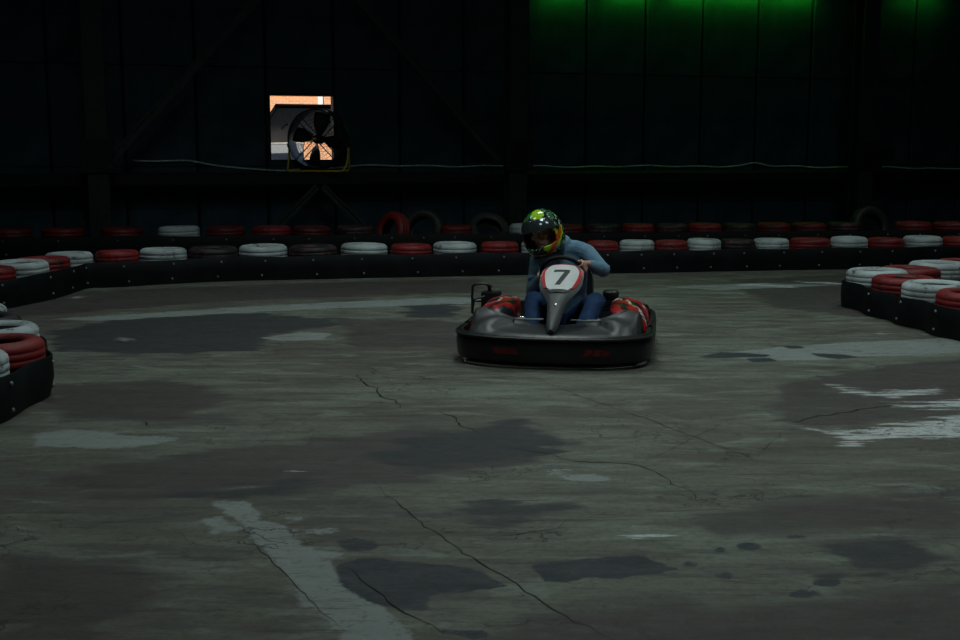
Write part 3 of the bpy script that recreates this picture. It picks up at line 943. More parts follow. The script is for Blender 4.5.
# hairpin barrier on the other side
rightb = [(5.2, 12.3, .29, 'r'), (4.76, 11.92, .29, 'w'), (4.33, 11.52, .29, 'r'), (3.87, 11.16, .29, 'w'), (3.92, 10.58, .29, 'r'), (3.99, 10.01, .29, 'w'), (4.07, 9.44, .29, 'r'), (4.15, 8.86, .29, 'w')]
barrier(rightb, 'the hairpin barrier', 'the hairpin barrier',
        special={1: 'white tyre farthest from the belt face on the hairpin barrier', 2: 'red tyre half hidden behind the end white one on the hairpin barrier', 3: 'white tyre at the rounded end of the hairpin barrier', 4: 'red tyre next to the rounded end on the hairpin barrier face', 5: 'white tyre between two red ones on the hairpin barrier face', 6: 'red tyre between the two white ones farthest along the hairpin barrier face', 0: 'red tyre at the back end of the hairpin barrier', 7: 'white tyre at the end of the hairpin barrier face'}, h_top=0.255, hs=0.87, scallop=0.05)

# ------------------------------------------------------------------ go-kart
KLOC, KYAW = (0.635, 8.80, 0.0), R(-10)
kart = empty('go_kart', KLOC, KYAW)
tag(kart, 'black and red go-kart with a white number 7 plate on its steering fairing', 'go-kart')

def sweep(path, section, name, mat, parent, outward=None, angle=35):
    """section: (n, z) pairs swept along a plan path; n is measured to the right of travel"""
    n = len(path); rings = []
    for i, p in enumerate(path):
        d = (path[min(i + 1, n - 1)] - path[max(i - 1, 0)]).normalized()
        nn = Vector((d.y, -d.x, 0))
        rings.append([Vector((p.x, p.y, 0)) + nn * a + Vector((0, 0, z)) for a, z in section])
    return MB().rings(rings).build(name, mat, parent, angle=angle)

HALF = [(0, -0.93), (0.25, -0.915), (0.45, -0.870), (0.595, -0.775), (0.662, -0.64), (0.675, -0.48), (0.675, -0.36)]
full = [Vector((-x, y, 0)) for x, y in reversed(HALF[1:])] + [Vector((x, y, 0)) for x, y in HALF]
bpath = catmull(full, 6)
fb = sweep(bpath, [(-0.012, 0.055), (0.015, 0.040), (0.034, 0.052), (0.040, 0.085), (0.044, 0.150), (0.038, 0.200), (0.022, 0.228), (0.004, 0.236), (-0.010, 0.228), (-0.012, 0.14)], 'front_bumper', M['black_gloss'], kart)
# rubbing rib and red marks on the bumper face
sweep(bpath, [(0.040, 0.205), (0.050, 0.208), (0.050, 0.220), (0.030, 0.226)], 'rubbing_strip', M['black'], fb)
M['decal_red'] = plain('decal_dark_red', (0.10, 0.006, 0.008), 0.4, 0.4)
def decal_on_bumper(xc, wd, slant):
    for k in range(3):
        x0 = xc + (k - 1) * wd * 0.36
        pts = []
        for x, z in ((x0 - wd * .15, 0.105), (x0 + wd * .15, 0.105), (x0 + wd * .15 + slant, 0.150), (x0 - wd * .15 + slant, 0.150)):
            j = min(range(len(bpath)), key=lambda q: abs(bpath[q].x - x) + (9 if bpath[q].y > -0.6 else 0))
            a, b = (bpath[j], bpath[min(j + 1, len(bpath) - 1)]) if bpath[j].x <= x else (bpath[j - 1], bpath[j])
            t = (x - a.x) / max(1e-6, b.x - a.x)
            y = a.y + (b.y - a.y) * t
            pts.append(Vector((x, y - 0.0455, z)))
        vs = pts + [p + Vector((0, 0.006, 0)) for p in pts]
        MB().add(vs, [(3, 2, 1, 0), (4, 5, 6, 7), (0, 1, 5, 4), (1, 2, 6, 5), (2, 3, 7, 6), (3, 0, 4, 7)]).build('bumper_mark', M['decal_red'], fb, smooth=False)
decal_on_bumper(-0.29, 0.17, -0.02)
decal_on_bumper(0.33, 0.17, 0.02)

# grey front fairing inside the bumper
rows_, cols_ = 13, 65
vs, fs = [], []
for j in range(cols_):
    s_ = -1 + 2 * j / (cols_ - 1)
    idx = (len(bpath) - 1) * (0.5 + s_ * 0.455)
    k = int(idx); f_ = idx - k
    B = bpath[k].lerp(bpath[min(k + 1, len(bpath) - 1)], f_)
    B = Vector((B.x * 0.955, B.y + 0.035, 0))
    a_ = abs(s_)
    I = Vector((0.50 * s_ * (1.0 if a_ < .9 else 1.02), -0.50 + 0.02 * a_ + 0.10 * max(0, a_ - 0.6), 0))
    zi = 0.250 + 0.115 * a_ ** 1.8
    for i in range(rows_):
        v = i / (rows_ - 1)
        p = B.lerp(I, v)
        lift = 0.085 * min(1, max(0, (a_ - 0.62) / 0.30)) ** 1.5
        z = 0.19 + (0.045 + lift) * min(1, v * 5) + (zi - 0.235 - lift) * max(0, (v - 0.15) / 0.85) ** 0.75
        z += 0.020 * math.exp(-((a_ - 0.62) / 0.10) ** 2) * math.sin(math.pi * v)
        z += 0.026 * min(1, max(0, (a_ - 0.40 - 0.16 * v) / 0.05)) * math.sin(math.pi * min(1, v * 1.1)) ** 0.6 - 0.012 * math.sin(math.pi * v)
        vs.append((p.x, p.y, z))
for j in range(cols_ - 1):
    for i in range(rows_ - 1):
        b = j * rows_ + i
        fs.append((b, b + 1, b + rows_ + 1, b + rows_))
o = MB().add(vs, fs).build('front_fairing', M['grey_plastic'], kart, angle=60)
md = o.modifiers.new('thickness', 'SOLIDIFY'); md.thickness = 0.006

# side bumpers, rear bumper
for s in (-1, 1):
    pp_ = [(0.675, -0.345), (0.68, -0.1), (0.68, 0.2), (0.67, 0.48), (0.61, 0.70)]
    pa = [Vector((x, y, 0)) for x, y in pp_]
    if s < 0:
        pa = [Vector((-p.x, p.y, 0)) for p in reversed(pa)]
    sweep(catmull(pa, 5), [(-0.012, 0.075), (0.015, 0.065), (0.032, 0.09), (0.036, 0.17), (0.026, 0.235), (0.004, 0.25), (-0.012, 0.235)], 'side_bumper', M['black'], kart)
pa = catmull([Vector((-x, y, 0)) for x, y in ((-0.62, 0.72), (-0.55, 0.83), (-0.35, 0.89), (0, 0.90), (0.35, 0.89), (0.55, 0.83), (0.62, 0.72))], 5)
sweep(pa, [(-0.02, 0.10), (0.01, 0.09), (0.03, 0.12), (0.03, 0.23), (0.01, 0.26), (-0.02, 0.25)], 'rear_bumper', M['black'], kart)

# side pods with red, white and black graphics
pod = NT('side_pod_graphics', 0.3, 0.5)
sep = pod.n('ShaderNodeSeparateXYZ'); pod.put(sep.inputs[0], pod.coord())
ax_ = pod.math('ABSOLUTE', sep.outputs[0])
dd = pod.math('ADD', pod.math('MULTIPLY', ax_, 1.5), pod.math('MULTIPLY', sep.outputs[1], 0.9))
dd = pod.math('ADD', dd, pod.math('MULTIPLY', pod.noise(6.5, 2), 0.55))
rp = pod.n('ShaderNodeValToRGB'); rp.color_ramp.interpolation = 'CONSTANT'
els = [(0.0, (.012, .012, .013)), (0.10, (.36, .010, .014)), (0.22, (.012, .012, .013)), (0.34, (.40, .012, .016)), (0.46, (.60, .60, .55)), (0.50, (.012, .012, .013)), (0.60, (.40, .010, .014)), (0.74, (.60, .60, .55)), (0.78, (.36, .010, .014)), (0.86, (.012, .012, .013))]
rp.color_ramp.elements[0].position = 0; rp.color_ramp.elements[0].color = (*els[0][1], 1)
rp.color_ramp.elements[1].position = els[-1][0]; rp.color_ramp.elements[1].color = (*els[-1][1], 1)
for p_, c_ in els[1:-1]:
    e_ = rp.color_ramp.elements.new(p_); e_.color = (*c_, 1)
pod.put(rp.inputs[0], pod.math('MULTIPLY', pod.math('SUBTRACT', dd, 0.55), 0.95, clamp=True))
pod.color(rp.outputs[0])
for s in (-1, 1):
    rings = []
    for y, zt, ins in ((-0.46, 0.20, 0.10), (-0.44, 0.25, 0.06), (-0.36, 0.315, 0.025), (-0.2, 0.35, 0.0), (0.05, 0.37, 0.0), (0.28, 0.365, 0.0), (0.42, 0.33, 0.02), (0.48, 0.25, 0.06)):
        sec = [(0.37 + ins, 0.10), (0.36 + ins, zt - 0.07), (0.375 + ins, zt - 0.02), (0.41 + ins, zt), (0.50, zt + 0.005), (0.585 - ins, zt - 0.02), (0.645 - ins, zt - 0.085), (0.665 - ins, 0.18), (0.655 - ins, 0.10)]
        rings.append([Vector((s * x, y, z)) for x, z in sec])
    MB().rings(rings).build('side_pod', pod.m, kart, angle=50)

# steering fairing: Y-shaped grey panel
FA, FB_ = Vector((0.003, -0.80, 0.235)), Vector((0.042, -0.315, 0.655))
ax = (FB_ - FA).normalized(); nrm = Vector((0, -ax.z, ax.y)).normalized()      # faces forward and up
ws = [0, .04, .12, .3, .45, .55, .63, .72, .85, .95, 1.0]
wd = [.020, .036, .046, .056, .072, .104, .138, .156, .162, .152, .125]
rings = []
for v in [i / 28 for i in range(29)]:
    hw = interp(v, ws, wd)
    p = FA.lerp(FB_, v)
    bow = 0.045 - 0.012 * v
    ring = []
    for k in range(9):
        u = -1 + k / 4
        ring.append(p + Vector((hw * u, 0, 0)) + nrm * (bow * (1 - u * u) ** 0.8))
    for k in range(8, -1, -1):
        u = -1 + k / 4
        ring.append(p + Vector((hw * u * 0.97, 0, 0)) + nrm * (bow * (1 - u * u) ** 0.8 - 0.012))
    rings.append(ring)
M['light_grey'] = plain('grey_fairing_plastic', (0.085, 0.092, 0.094), 0.4, 0.45, var=0.12)
sf = MB().rings(rings).build('steering_fairing', M['light_grey'], kart, angle=50)
# black sheet as painted shade of the slot below the plate, and a bolt
def fpt(u, v, h):
    hw = interp(v, ws, wd)
    uu = max(-1, min(1, u / hw))
    bow = 0.045 - 0.012 * v
    return FA.lerp(FB_, v) + Vector((u, 0, 0)) + nrm * (bow * (1 - uu * uu) ** 0.8 + h)
def sheet(outline, h, t, nu=1):
    """thin raised patch following the fairing; outline = list of (v, umin, umax)"""
    vs, fs = [], []
    K = 11
    for lay in (h + t, h):
        for v, a, b in outline:
            for k in range(K):
                vs.append(fpt(a + (b - a) * k / (K - 1), v, lay))
    n = len(outline); N = n * K
    for i in range(n - 1):
        for k in range(K - 1):
            b = i * K + k
            fs.append((b, b + 1, b + K + 1, b + K)); fs.append((N + b, N + b + K, N + b + K + 1, N + b + 1))
    for i in range(n - 1):
        b = i * K
        fs.append((b, b + K, N + b + K, N + b)); b += K - 1
        fs.append((b, N + b, N + b + K, b + K))
    for k in range(K - 1):
        fs.append((k, N + k, N + k + 1, k + 1)); b = (n - 1) * K + k
        fs.append((b, b + 1, N + b + 1, N + b))
    return MB().add(vs, fs)
thr = []
for i in range(5):
    v = 0.555 + 0.045 * i / 4
    thr.append((v, -0.055 - 0.035 * i / 4, 0.055 + 0.035 * i / 4))
sheet(thr, 0.004, 0.003).build('throat_shade_sheet', M['black'], sf)
MB().lathe([(0, 0.0), (0.010, 0.0), (0.010, 0.004), (0.005, 0.007), (0, 0.007)], 10, Matrix.Translation(fpt(0, 0.36, 0.0)) @ nrm.to_track_quat('Z', 'Y').to_matrix().to_4x4()).build('panel_bolt', M['chrome'], sf)
# number plate: white with red flanks
def plate_outline(k):
    out = []
    for i in range(13):
        q = i / 12
        v = 0.600 + 0.385 * q
        hw = 0.094 + 0.046 * math.sin(min(1, q * 1.25) * math.pi / 2) - 0.046 * max(0, (q - 0.72) / 0.28) ** 2
        hw -= 0.020 * max(0, (0.12 - q) / 0.12)
        out.append((v, -hw * k, hw * k))
    return out
npl = sheet([(v, a, b) for v, a, b in plate_outline(0.90)], 0.004, 0.004).build('number_plate', M['white'], kart, angle=50)
npl['label'] = 'white plate with a black 7'
for s in (-1, 1):
    rr_ = [(v, *(sorted((s * b * 0.905, s * b * 1.09)))) for v, a, b in plate_outline(1.0)[1:-1]]
    sheet(rr_, 0.003, 0.004).build('red_edge', M['red'], npl, angle=50)
sheet([(0.985 + 0.012 * i, -0.10 + 0.01 * i, 0.10 - 0.01 * i) for i in range(2)], 0.003, 0.003).build('red_edge', M['red'], npl, angle=50)
# the digit
pv = [(-0.066, 0.893), (0.070, 0.893), (0.070, 0.850), (0.012, 0.668), (-0.034, 0.668), (0.022, 0.842), (-0.066, 0.842)]
def dig(u, v): return fpt(u, v, 0.0085)
strips = []
dm = MB()
def quadstrip(a0, a1, b0, b1, n=8):
    vs, fs = [], []
    for i in range(n + 1):
        t = i / n
        p0 = (a0[0] + (a1[0] - a0[0]) * t, a0[1] + (a1[1] - a0[1]) * t); p1 = (b0[0] + (b1[0] - b0[0]) * t, b0[1] + (b1[1] - b0[1]) * t)
        vs += [dig(*p0), dig(*p1)]
    off_ = len(vs)
    vs += [p - nrm * 0.002 for p in vs]
    for i in range(n):
        b = 2 * i
        fs += [(b, b + 1, b + 3, b + 2), (off_ + b, off_ + b + 2, off_ + b + 3, off_ + b + 1), (b, b + 2, off_ + b + 2, off_ + b), (b + 1, off_ + b + 1, off_ + b + 3, b + 3)]
    fs += [(0, off_, off_ + 1, 1), (2 * n, 2 * n + 1, off_ + 2 * n + 1, off_ + 2 * n)]
    dm.add(vs, fs)
quadstrip((-0.058, 0.905), (0.062, 0.905), (-0.062, 0.868), (0.050, 0.868))
quadstrip((0.018, 0.869), (-0.036, 0.665), (0.060, 0.880), (0.004, 0.665))
dm.build('digit_seven', M['black'], npl, smooth=False)

# steering wheel and column
WC = Vector((0.02, -0.195, 0.60)); WN = Vector((0, 0.80, 0.60)).normalized(); WU = Vector((0, -0.60, 0.80)).normalized(); WR = 0.160
def wheel_pt(th, r=WR, h=0.0):
    return WC + Vector((1, 0, 0)) * (r * math.cos(th)) + WU * (r * math.sin(th)) + WN * h
sw = MB().tube([wheel_pt(2 * math.pi * i / 40) for i in range(40)], 0.0145, 10, closed=True).build('steering_wheel', M['black_rubber'], kart)
for a in (R(15), R(165), R(270)):
    MB().tube([wheel_pt(a, 0.03, -0.02), wheel_pt(a, 0.09, -0.012), wheel_pt(a, WR - 0.008)], 0.009, 8, flat=(WN, 0.5)).build('wheel_spoke', M['black'], sw)
MB().lathe([(0, -0.035), (0.035, -0.035), (0.04, -0.02), (0.036, -0.008), (0, -0.005)], 18, Matrix.Translation(WC) @ WN.to_track_quat('Z', 'Y').to_matrix().to_4x4()).build('wheel_hub', M['black'], sw)
MB().tube([WC - WN * 0.03, WC - WN * 0.30, Vector((0.0, -0.58, 0.15))], 0.011, 8).build('steering_column', M['chrome'], kart)

# chassis, floor, pedals, bars
for s in (-1, 1):
    MB().tube(catmull([(s * 0.16, -0.86, 0.10), (s * 0.30, -0.80, 0.085), (s * 0.33, -0.5, 0.075), (s * 0.30, -0.1, 0.075), (s * 0.34, 0.35, 0.08), (s * 0.32, 0.84, 0.12)], 5), 0.016, 8).build('chassis_rail', M['black'], kart)
    MB().tube([(0.02 + s * 0.10, -0.55, 0.298), (0.02 + s * 0.20, -0.56, 0.296), (0.02 + s * 0.31, -0.55, 0.30), (0.01 + s * 0.35, -0.50, 0.22)], 0.0065, 8).build('nerf_bar', M['bolt'], kart)
    pd = MB().tube([(s * 0.17, -0.56, 0.09), (s * 0.17, -0.60, 0.13), (s * 0.17, -0.61, 0.18)], 0.008, 8).build('pedal', M['chrome'], kart)
    MB().box((s * 0.17 - 0.035, -0.622, 0.145), (s * 0.17 + 0.035, -0.608, 0.200)).build('pedal_pad', M['black_rubber'], pd, smooth=False)
for y in (-0.80, -0.12, 0.30, 0.80):
    MB().tube([(-0.31, y, 0.085), (0.31, y, 0.085)], 0.014, 8).build('cross_tube', M['black'], kart)
MB().box((-0.29, -0.80, 0.052), (0.29, -0.05, 0.060)).build('floor_tray', M['steel_dark'], kart, smooth=False)

def kwheel(x, y, r, wdt):
    A = Matrix.Translation((x, y, r)) @ Matrix.Rotation(R(90), 4, 'Y')
    h = wdt / 2
    o = MB().lathe([(r * .55, -h * .9), (r * .75, -h), (r * .93, -h * .93), (r, -h * .72), (r, h * .72), (r * .93, h * .93), (r * .75, h), (r * .55, h * .9), (r * .5, 0)], 36, A, closed=True).build('wheel', M['black_rubber'], kart)
    MB().lathe([(0, -h * .4), (r * .2, -h * .5), (r * .3, -h * .2), (r * .5, -h * .8), (r * .54, -h * .85), (r * .54, h * .85), (r * .5, h * .8), (r * .3, h * .2), (r * .2, h * .5), (0, h * .4)], 24, A).build('rim', M['chrome'], o)
for s in (-1, 1):
    kwheel(s * 0.545, -0.60, 0.128, 0.12)
    kwheel(s * 0.53, 0.62, 0.135, 0.17)
MB().tube([(-0.46, 0.62, 0.135), (0.46, 0.62, 0.135)], 0.018, 10).build('rear_axle', M['chrome'], kart)
MB().tube([(-0.48, -0.60, 0.128), (-0.30, -0.58, 0.11), (0.30, -0.58, 0.11), (0.48, -0.60, 0.128)], 0.011, 8).build('tie_rod', M['chrome'], kart)

# bucket seat
prof = catmull([(0, -0.04, 0.155), (0, 0.06, 0.115), (0, 0.22, 0.09), (0, 0.38, 0.13), (0, 0.45, 0.28), (0, 0.50, 0.46), (0, 0.55, 0.62)], 4)
vs, fs = [], []
U = 13
for i, p in enumerate(prof):
    q = i / (len(prof) - 1)
    hw = interp(q, [0, .3, .6, .85, 1], [.17, .20, .215, .21, .15])
    dp = interp(q, [0, .25, .5, .8, 1], [.05, .12, .17, .12, .04])
    t = (prof[min(i + 1, len(prof) - 1)] - prof[max(i - 1, 0)]).normalized()
    nn = Vector((0, -t.z, t.y))
    for k in range(U):
        u = -1 + 2 * k / (U - 1)
        vs.append(p + Vector((hw * math.sin(u * 1.45) / math.sin(1.45), 0, 0)) + nn * dp * abs(u) ** 2.6)
for i in range(len(prof) - 1):
    for k in range(U - 1):
        b = i * U + k
        fs.append((b, b + 1, b + U + 1, b + U))
o = MB().add(vs, fs).build('seat', M['black'], kart, angle=70)
md = o.modifiers.new('thickness', 'SOLIDIFY'); md.thickness = 0.008

# engine on one side, guard hoop and control box on the other
eng = empty('engine'); eng.parent = kart; eng.location = (0.34, 0.52, 0.085)
MB().box((-0.09, -0.10, 0.0), (0.10, 0.10, 0.14)).build('crankcase', M['steel_dark'], eng, smooth=False)
for k in range(5):
    MB().box((-0.07, -0.085, 0.145 + k * 0.020), (0.08, 0.085, 0.153 + k * 0.020)).build('cooling_fin', M['steel_dark'], eng, smooth=False)
MB().box((-0.055, -0.06, 0.14), (0.065, 0.06, 0.25)).build('cylinder', M['steel_dark'], eng, smooth=False)
MB().lathe([(0, 0), (0.055, 0), (0.065, 0.015), (0.065, 0.05), (0.05, 0.065), (0, 0.068)], 20, Matrix.Translation((0.0, -0.02, 0.25))).build('air_filter', M['black'], eng)
MB().tube(catmull([(0.10, 0.0, 0.10), (0.17, 0.02, 0.13), (0.19, 0.12, 0.16), (0.17, 0.26, 0.17)], 5), [0.018] * 11 + [0.03] * 5, 10).build('exhaust_pipe', M['chrome'], eng)
gh = MB().tube(catmull([(-0.775, 0.38, 0.20), (-0.775, 0.38, 0.385), (-0.765, 0.385, 0.430), (-0.73, 0.39, 0.442), (-0.67, 0.40, 0.440), (-0.635, 0.41, 0.415), (-0.63, 0.42, 0.30), (-0.63, 0.43, 0.20)], 5), 0.011, 8).build('guard_hoop', M['black'], kart)
MB().tube([(-0.775, 0.38, 0.30), (-0.63, 0.42, 0.30)], 0.010, 8).build('hoop_brace', M['black'], gh)
MB().tube([(-0.775, 0.38, 0.23), (-0.74, 0.28, 0.33), (-0.66, 0.30, 0.35)], 0.010, 8).build('hoop_brace', M['black'], gh)
MB().tube([(-0.775, 0.38, 0.20), (-0.66, 0.40, 0.20)], 0.012, 8).build('hoop_brace', M['black'], gh)
bx = MB()
bx.rings([[Vector((-0.625 + x * k_, 0.42 + y * k_, z - 0.012)) for x, y in ((-0.06, -0.075), (0.06, -0.075), (0.075, -0.06), (0.075, 0.06), (0.06, 0.075), (-0.06, 0.075), (-0.075, 0.06), (-0.075, -0.06))] for z, k_ in ((0.24, 0.95), (0.25, 1.0), (0.375, 1.0), (0.39, 0.93))])
cb = bx.build('control_box', M['black'], kart, angle=30)
MB().lathe([(0, 0), (0.014, 0), (0.014, 0.03), (0.02, 0.035), (0.02, 0.05), (0, 0.05)], 12, Matrix.Translation((-0.64, 0.42, 0.378))).build('box_cap', M['black_rubber'], cb)

# ------------------------------------------------------------------ driver
person = empty('person', KLOC, KYAW)
tag(person, 'person in a blue sweater, jeans and a green and black helmet steering the go-kart', 'person')
M['skin'] = plain('skin', (0.56, 0.31, 0.23), 0.5, 0.4, var=0.10)
kn = NT('blue_knit', 0.85, 0.2)
kw_ = kn.noise(7, 4)
kn.color(kn.mix(kn.step(kw_, 0.3, 0.7), (0.105, 0.205, 0.300), (0.165, 0.295, 0.405)))
kn.bump(kn.math('ADD', kn.noise(14, 3), kn.math('MULTIPLY', kn.noise(160, 2), 0.25)), 0.6, 0.02)
jn = NT('blue_denim', 0.8, 0.2)
jn.color(jn.mix(jn.step(jn.noise(10, 5), 0.3, 0.7), (0.012, 0.034, 0.095), (0.024, 0.060, 0.150)))
jn.bump(jn.noise(16, 3), 0.5, 0.02)

def fuse(mb, name, mat, parent, voxel, smooth_iter=4, dec=None):
    """turn overlapping closed volumes into one continuous skin"""
    me = mb.mesh(name, mat)
    o = link(name, me, parent)
    r_ = o.modifiers.new('r', 'REMESH'); r_.mode = 'VOXEL'; r_.voxel_size = voxel; r_.use_smooth_shade = True
    s_ = o.modifiers.new('s', 'SMOOTH'); s_.factor = 0.5; s_.iterations = smooth_iter
    bpy.context.view_layer.update()
    dg = bpy.context.evaluated_depsgraph_get()
    nm_ = bpy.data.meshes.new_from_object(o.evaluated_get(dg))
    o.modifiers.clear()
    o.data = nm_
    nm_.name = name
    if not nm_.materials:
        nm_.materials.append(mat)
    nm_.polygons.foreach_set('use_smooth', [True] * len(nm_.polygons))
    return o

PEL = [(0.0, 0.28, 0.19), (0.0, 0.265, 0.29), (0.0, 0.225, 0.42), (-0.005, 0.18, 0.56), (-0.015, 0.14, 0.68), (-0.04, 0.105, 0.765)]
SR, ER = Vector((0.175, 0.125, 0.722)), Vector((0.310, -0.01, 0.612))
SL, EL = Vector((-0.195, 0.10, 0.665)), Vector((-0.235, 0.04, 0.430))
TR_, TL_ = R(24), R(196)                                  # grip angles on the wheel
NB, NH = Vector((-0.055, 0.085, 0.80)), Vector((-0.115, 0.02, 0.875))
HIPS = {1: Vector((0.10, 0.22, 0.19)), -1: Vector((-0.10, 0.22, 0.19))}
KNEE = {1: Vector((0.275, -0.20, 0.395)), -1: Vector((-0.195, -0.20, 0.395))}
ANK = {1: Vector((0.165, -0.52, 0.14)), -1: Vector((-0.165, -0.52, 0.14))}
HEADM = Matrix.Translation((-0.155, -0.02, 0.890)) @ Matrix.Rotation(R(-14), 4, 'Z') @ Matrix.Rotation(R(10), 4, 'X') @ Matrix.Rotation(R(-14), 4, 'Y') @ Matrix.Scale(1.09, 4)

def grip(th, side):
    """palm and finger chains closing round the rim at wheel angle th"""
    c = wheel_pt(th)
    rad = (Vector((1, 0, 0)) * math.cos(th) + WU * math.sin(th)).normalized()
    tan = (WU * math.cos(th) - Vector((1, 0, 0)) * math.sin(th)).normalized()
    chains = []
    def q(ang, rr, along):
        # ang 0 = outward, 90 = towards the driver, -90 = towards the road
        return c + (rad * math.cos(ang) + WN * math.sin(ang)) * rr + tan * along
    for i, (ln, rf) in enumerate(((0.9, 0.0080), (1.0, 0.0088), (1.05, 0.0090), (0.95, 0.0087))):
        al = (-0.032 + i * 0.021) * (1 if side > 0 else -1)
        ch = [q(R(75), 0.030, al * 0.85), q(R(15), 0.031, al), q(R(-45), 0.0265, al), q(R(-105), 0.0245, al), q(R(-155) - 0.2 * (ln - 1), 0.0240, al)]
        chains.append((ch, [rf * 1.12, rf * 1.1, rf * 1.03, rf, rf * 0.85]))
    tb = 0.040 * (1 if side > 0 else -1)
    chains.append(([q(R(85), 0.038, tb * 0.5), q(R(120), 0.034, tb * 1.0), q(R(165), 0.026, tb * 1.25), q(R(205), 0.0245, tb * 1.25)], [0.0125, 0.0115, 0.0105, 0.0088]))
    palm = [q(R(70), 0.033, -0.030 * (1 if side > 0 else -1)), q(R(72), 0.037, 0.0), q(R(75), 0.034, 0.030 * (1 if side > 0 else -1))]
    return c, palm, chains, q(R(78), 0.085, 0.0)

body = MB()
def torso(mb, k, cut=0):
    rad_ = [0.165, 0.165, 0.155, 0.170, 0.165, 0.105]
    pts = catmull(PEL, 4)
    rs = [interp(i / (len(pts) - 1) * 5, range(6), rad_) + k for i in range(len(pts))]
    mb.tube(pts, rs, 20, round_caps=True, flat=((0, 1, 0), 0.68))
    # shoulder yoke
    mb.tube(catmull([SR, (0.08, 0.125, 0.750), NB + Vector((0, 0.01, -0.055)), (-0.13, 0.105, 0.725), SL], 3), [0.062 + k] * 3 + [0.066 + k] * 7 + [0.062 + k] * 3, 14, round_caps=True)
def arm(mb, S, E_, Wr, k):
    pts = [S, S.lerp(E_, .5), E_, E_.lerp(Wr, .35), Wr]
    mb.ball(E_, 0.043 + k, 14, 10)
    mb.tube(pts, [0.060 + k, 0.050 + k, 0.042 + k, 0.041 + k, 0.028 + k * 0.8], 14, round_caps=True)
torso(body, 0.0)
grips = {}
for S, E_, th, sd in ((SR, ER, TR_, 1), (SL, EL, TL_, -1)):
    c_, palm, chains, wrist = grip(th, sd)
    # wrist sits behind the rim on the way to the elbow
    wr = c_ + WN * 0.045 + (E_ - c_).normalized() * 0.075
    grips[sd] = wr
    arm(body, S, E_, wr, 0.0)
    body.tube([wr, wr.lerp(palm[1], 0.6), palm[1]], [0.024, 0.025, 0.020], 12, round_caps=True)
    body.tube(palm, [0.015, 0.018, 0.015], 10, round_caps=True)
    for ch, rr in chains:
        body.tube([wr.lerp(palm[1], 0.65)] + ch if len(ch) == 4 else ch, ([0.014] + rr) if len(ch) == 4 else rr, 8, round_caps=True)
for s in (-1, 1):
    H_, K_, A_ = HIPS[s], KNEE[s], ANK[s]
    body.tube([H_, H_.lerp(K_, .5), K_, K_.lerp(A_, .4), A_], [0.085, 0.072, 0.056, 0.053, 0.036], 16, round_caps=True)
    body.tube([A_ + Vector((0, 0.03, -0.02)), A_ + Vector((0, -0.06, -0.005)), A_ + Vector((0, -0.13, 0.035))], [0.034, 0.034, 0.028], 12, round_caps=True)
body.tube([NB + Vector((0.01, 0.02, -0.04)), NB, NH], [0.062, 0.056, 0.055], 14, round_caps=True)
# head with brow, nose, lips, chin, ears
hm3 = HEADM.to_3x3()
def hp(x, y, z): return HEADM @ Vector((x, y, z))
body.ball(hp(0, 0.012, 0.02), (0.076, 0.096, 0.105), 20, 14, hm3)
body.ball(hp(0, -0.022, -0.05), (0.060, 0.070, 0.068), 18, 12, hm3)
body.tube([hp(0, -0.083, 0.022), hp(0, -0.100, -0.008), hp(0, -0.108, -0.026)], [0.009, 0.012, 0.014], 10, round_caps=True)
body.tube([hp(-0.05, -0.068, 0.034), hp(-0.02, -0.084, 0.038), hp(0.02, -0.084, 0.038), hp(0.05, -0.068, 0.034)], 0.011, 8, round_caps=True)
body.tube([hp(-0.022, -0.084, -0.056), hp(0, -0.090, -0.054), hp(0.022, -0.084, -0.056)], [0.006, 0.008, 0.006], 8, round_caps=True)
body.ball(hp(0, -0.080, -0.088), (0.024, 0.018, 0.018), 10, 8, hm3)
for s in (-1, 1):
    body.ball(hp(s * 0.078, 0.02, 0.0), (0.010, 0.020, 0.030), 10, 8, hm3)
    body.ball(hp(s * 0.044, -0.066, -0.012), (0.022, 0.016, 0.020), 10, 8, hm3)
fuse(body, 'body', M['skin'], person, 0.0048, 3)
eye_w = plain('eye_white', (0.6, 0.6, 0.58), 0.2); iris = plain('iris_dark', (0.03, 0.02, 0.015), 0.2); brow_m = plain('brow_hair', (0.02, 0.014, 0.01), 0.8)
for s in (-1, 1):
    e_ = MB().ball(hp(s * 0.031, -0.080, 0.014), 0.0125, 12, 8).build('eye', eye_w, person)
    MB().ball(hp(s * 0.029, -0.0895, 0.012), (0.0062, 0.0035, 0.0062), 10, 6, hm3).build('iris', iris, e_)
    MB().tube([hp(s * 0.012, -0.097, 0.034), hp(s * 0.032, -0.094, 0.041), hp(s * 0.052, -0.080, 0.036)], [0.003, 0.004, 0.002], 6, round_caps=True).build('eyebrow', brow_m, person)

sweater = MB()
torso(sweater, 0.013)
for S, E_, sd in ((SR, ER, 1), (SL, EL, -1)):
    arm(sweater, S, E_, grips[sd] + (E_ - grips[sd]).normalized() * 0.025, 0.013)
    d_ = (E_ - grips[sd]).normalized()
    sweater.tube([grips[sd] + d_ * 0.020, grips[sd] + d_ * 0.055], [0.036, 0.040], 14, round_caps=False)
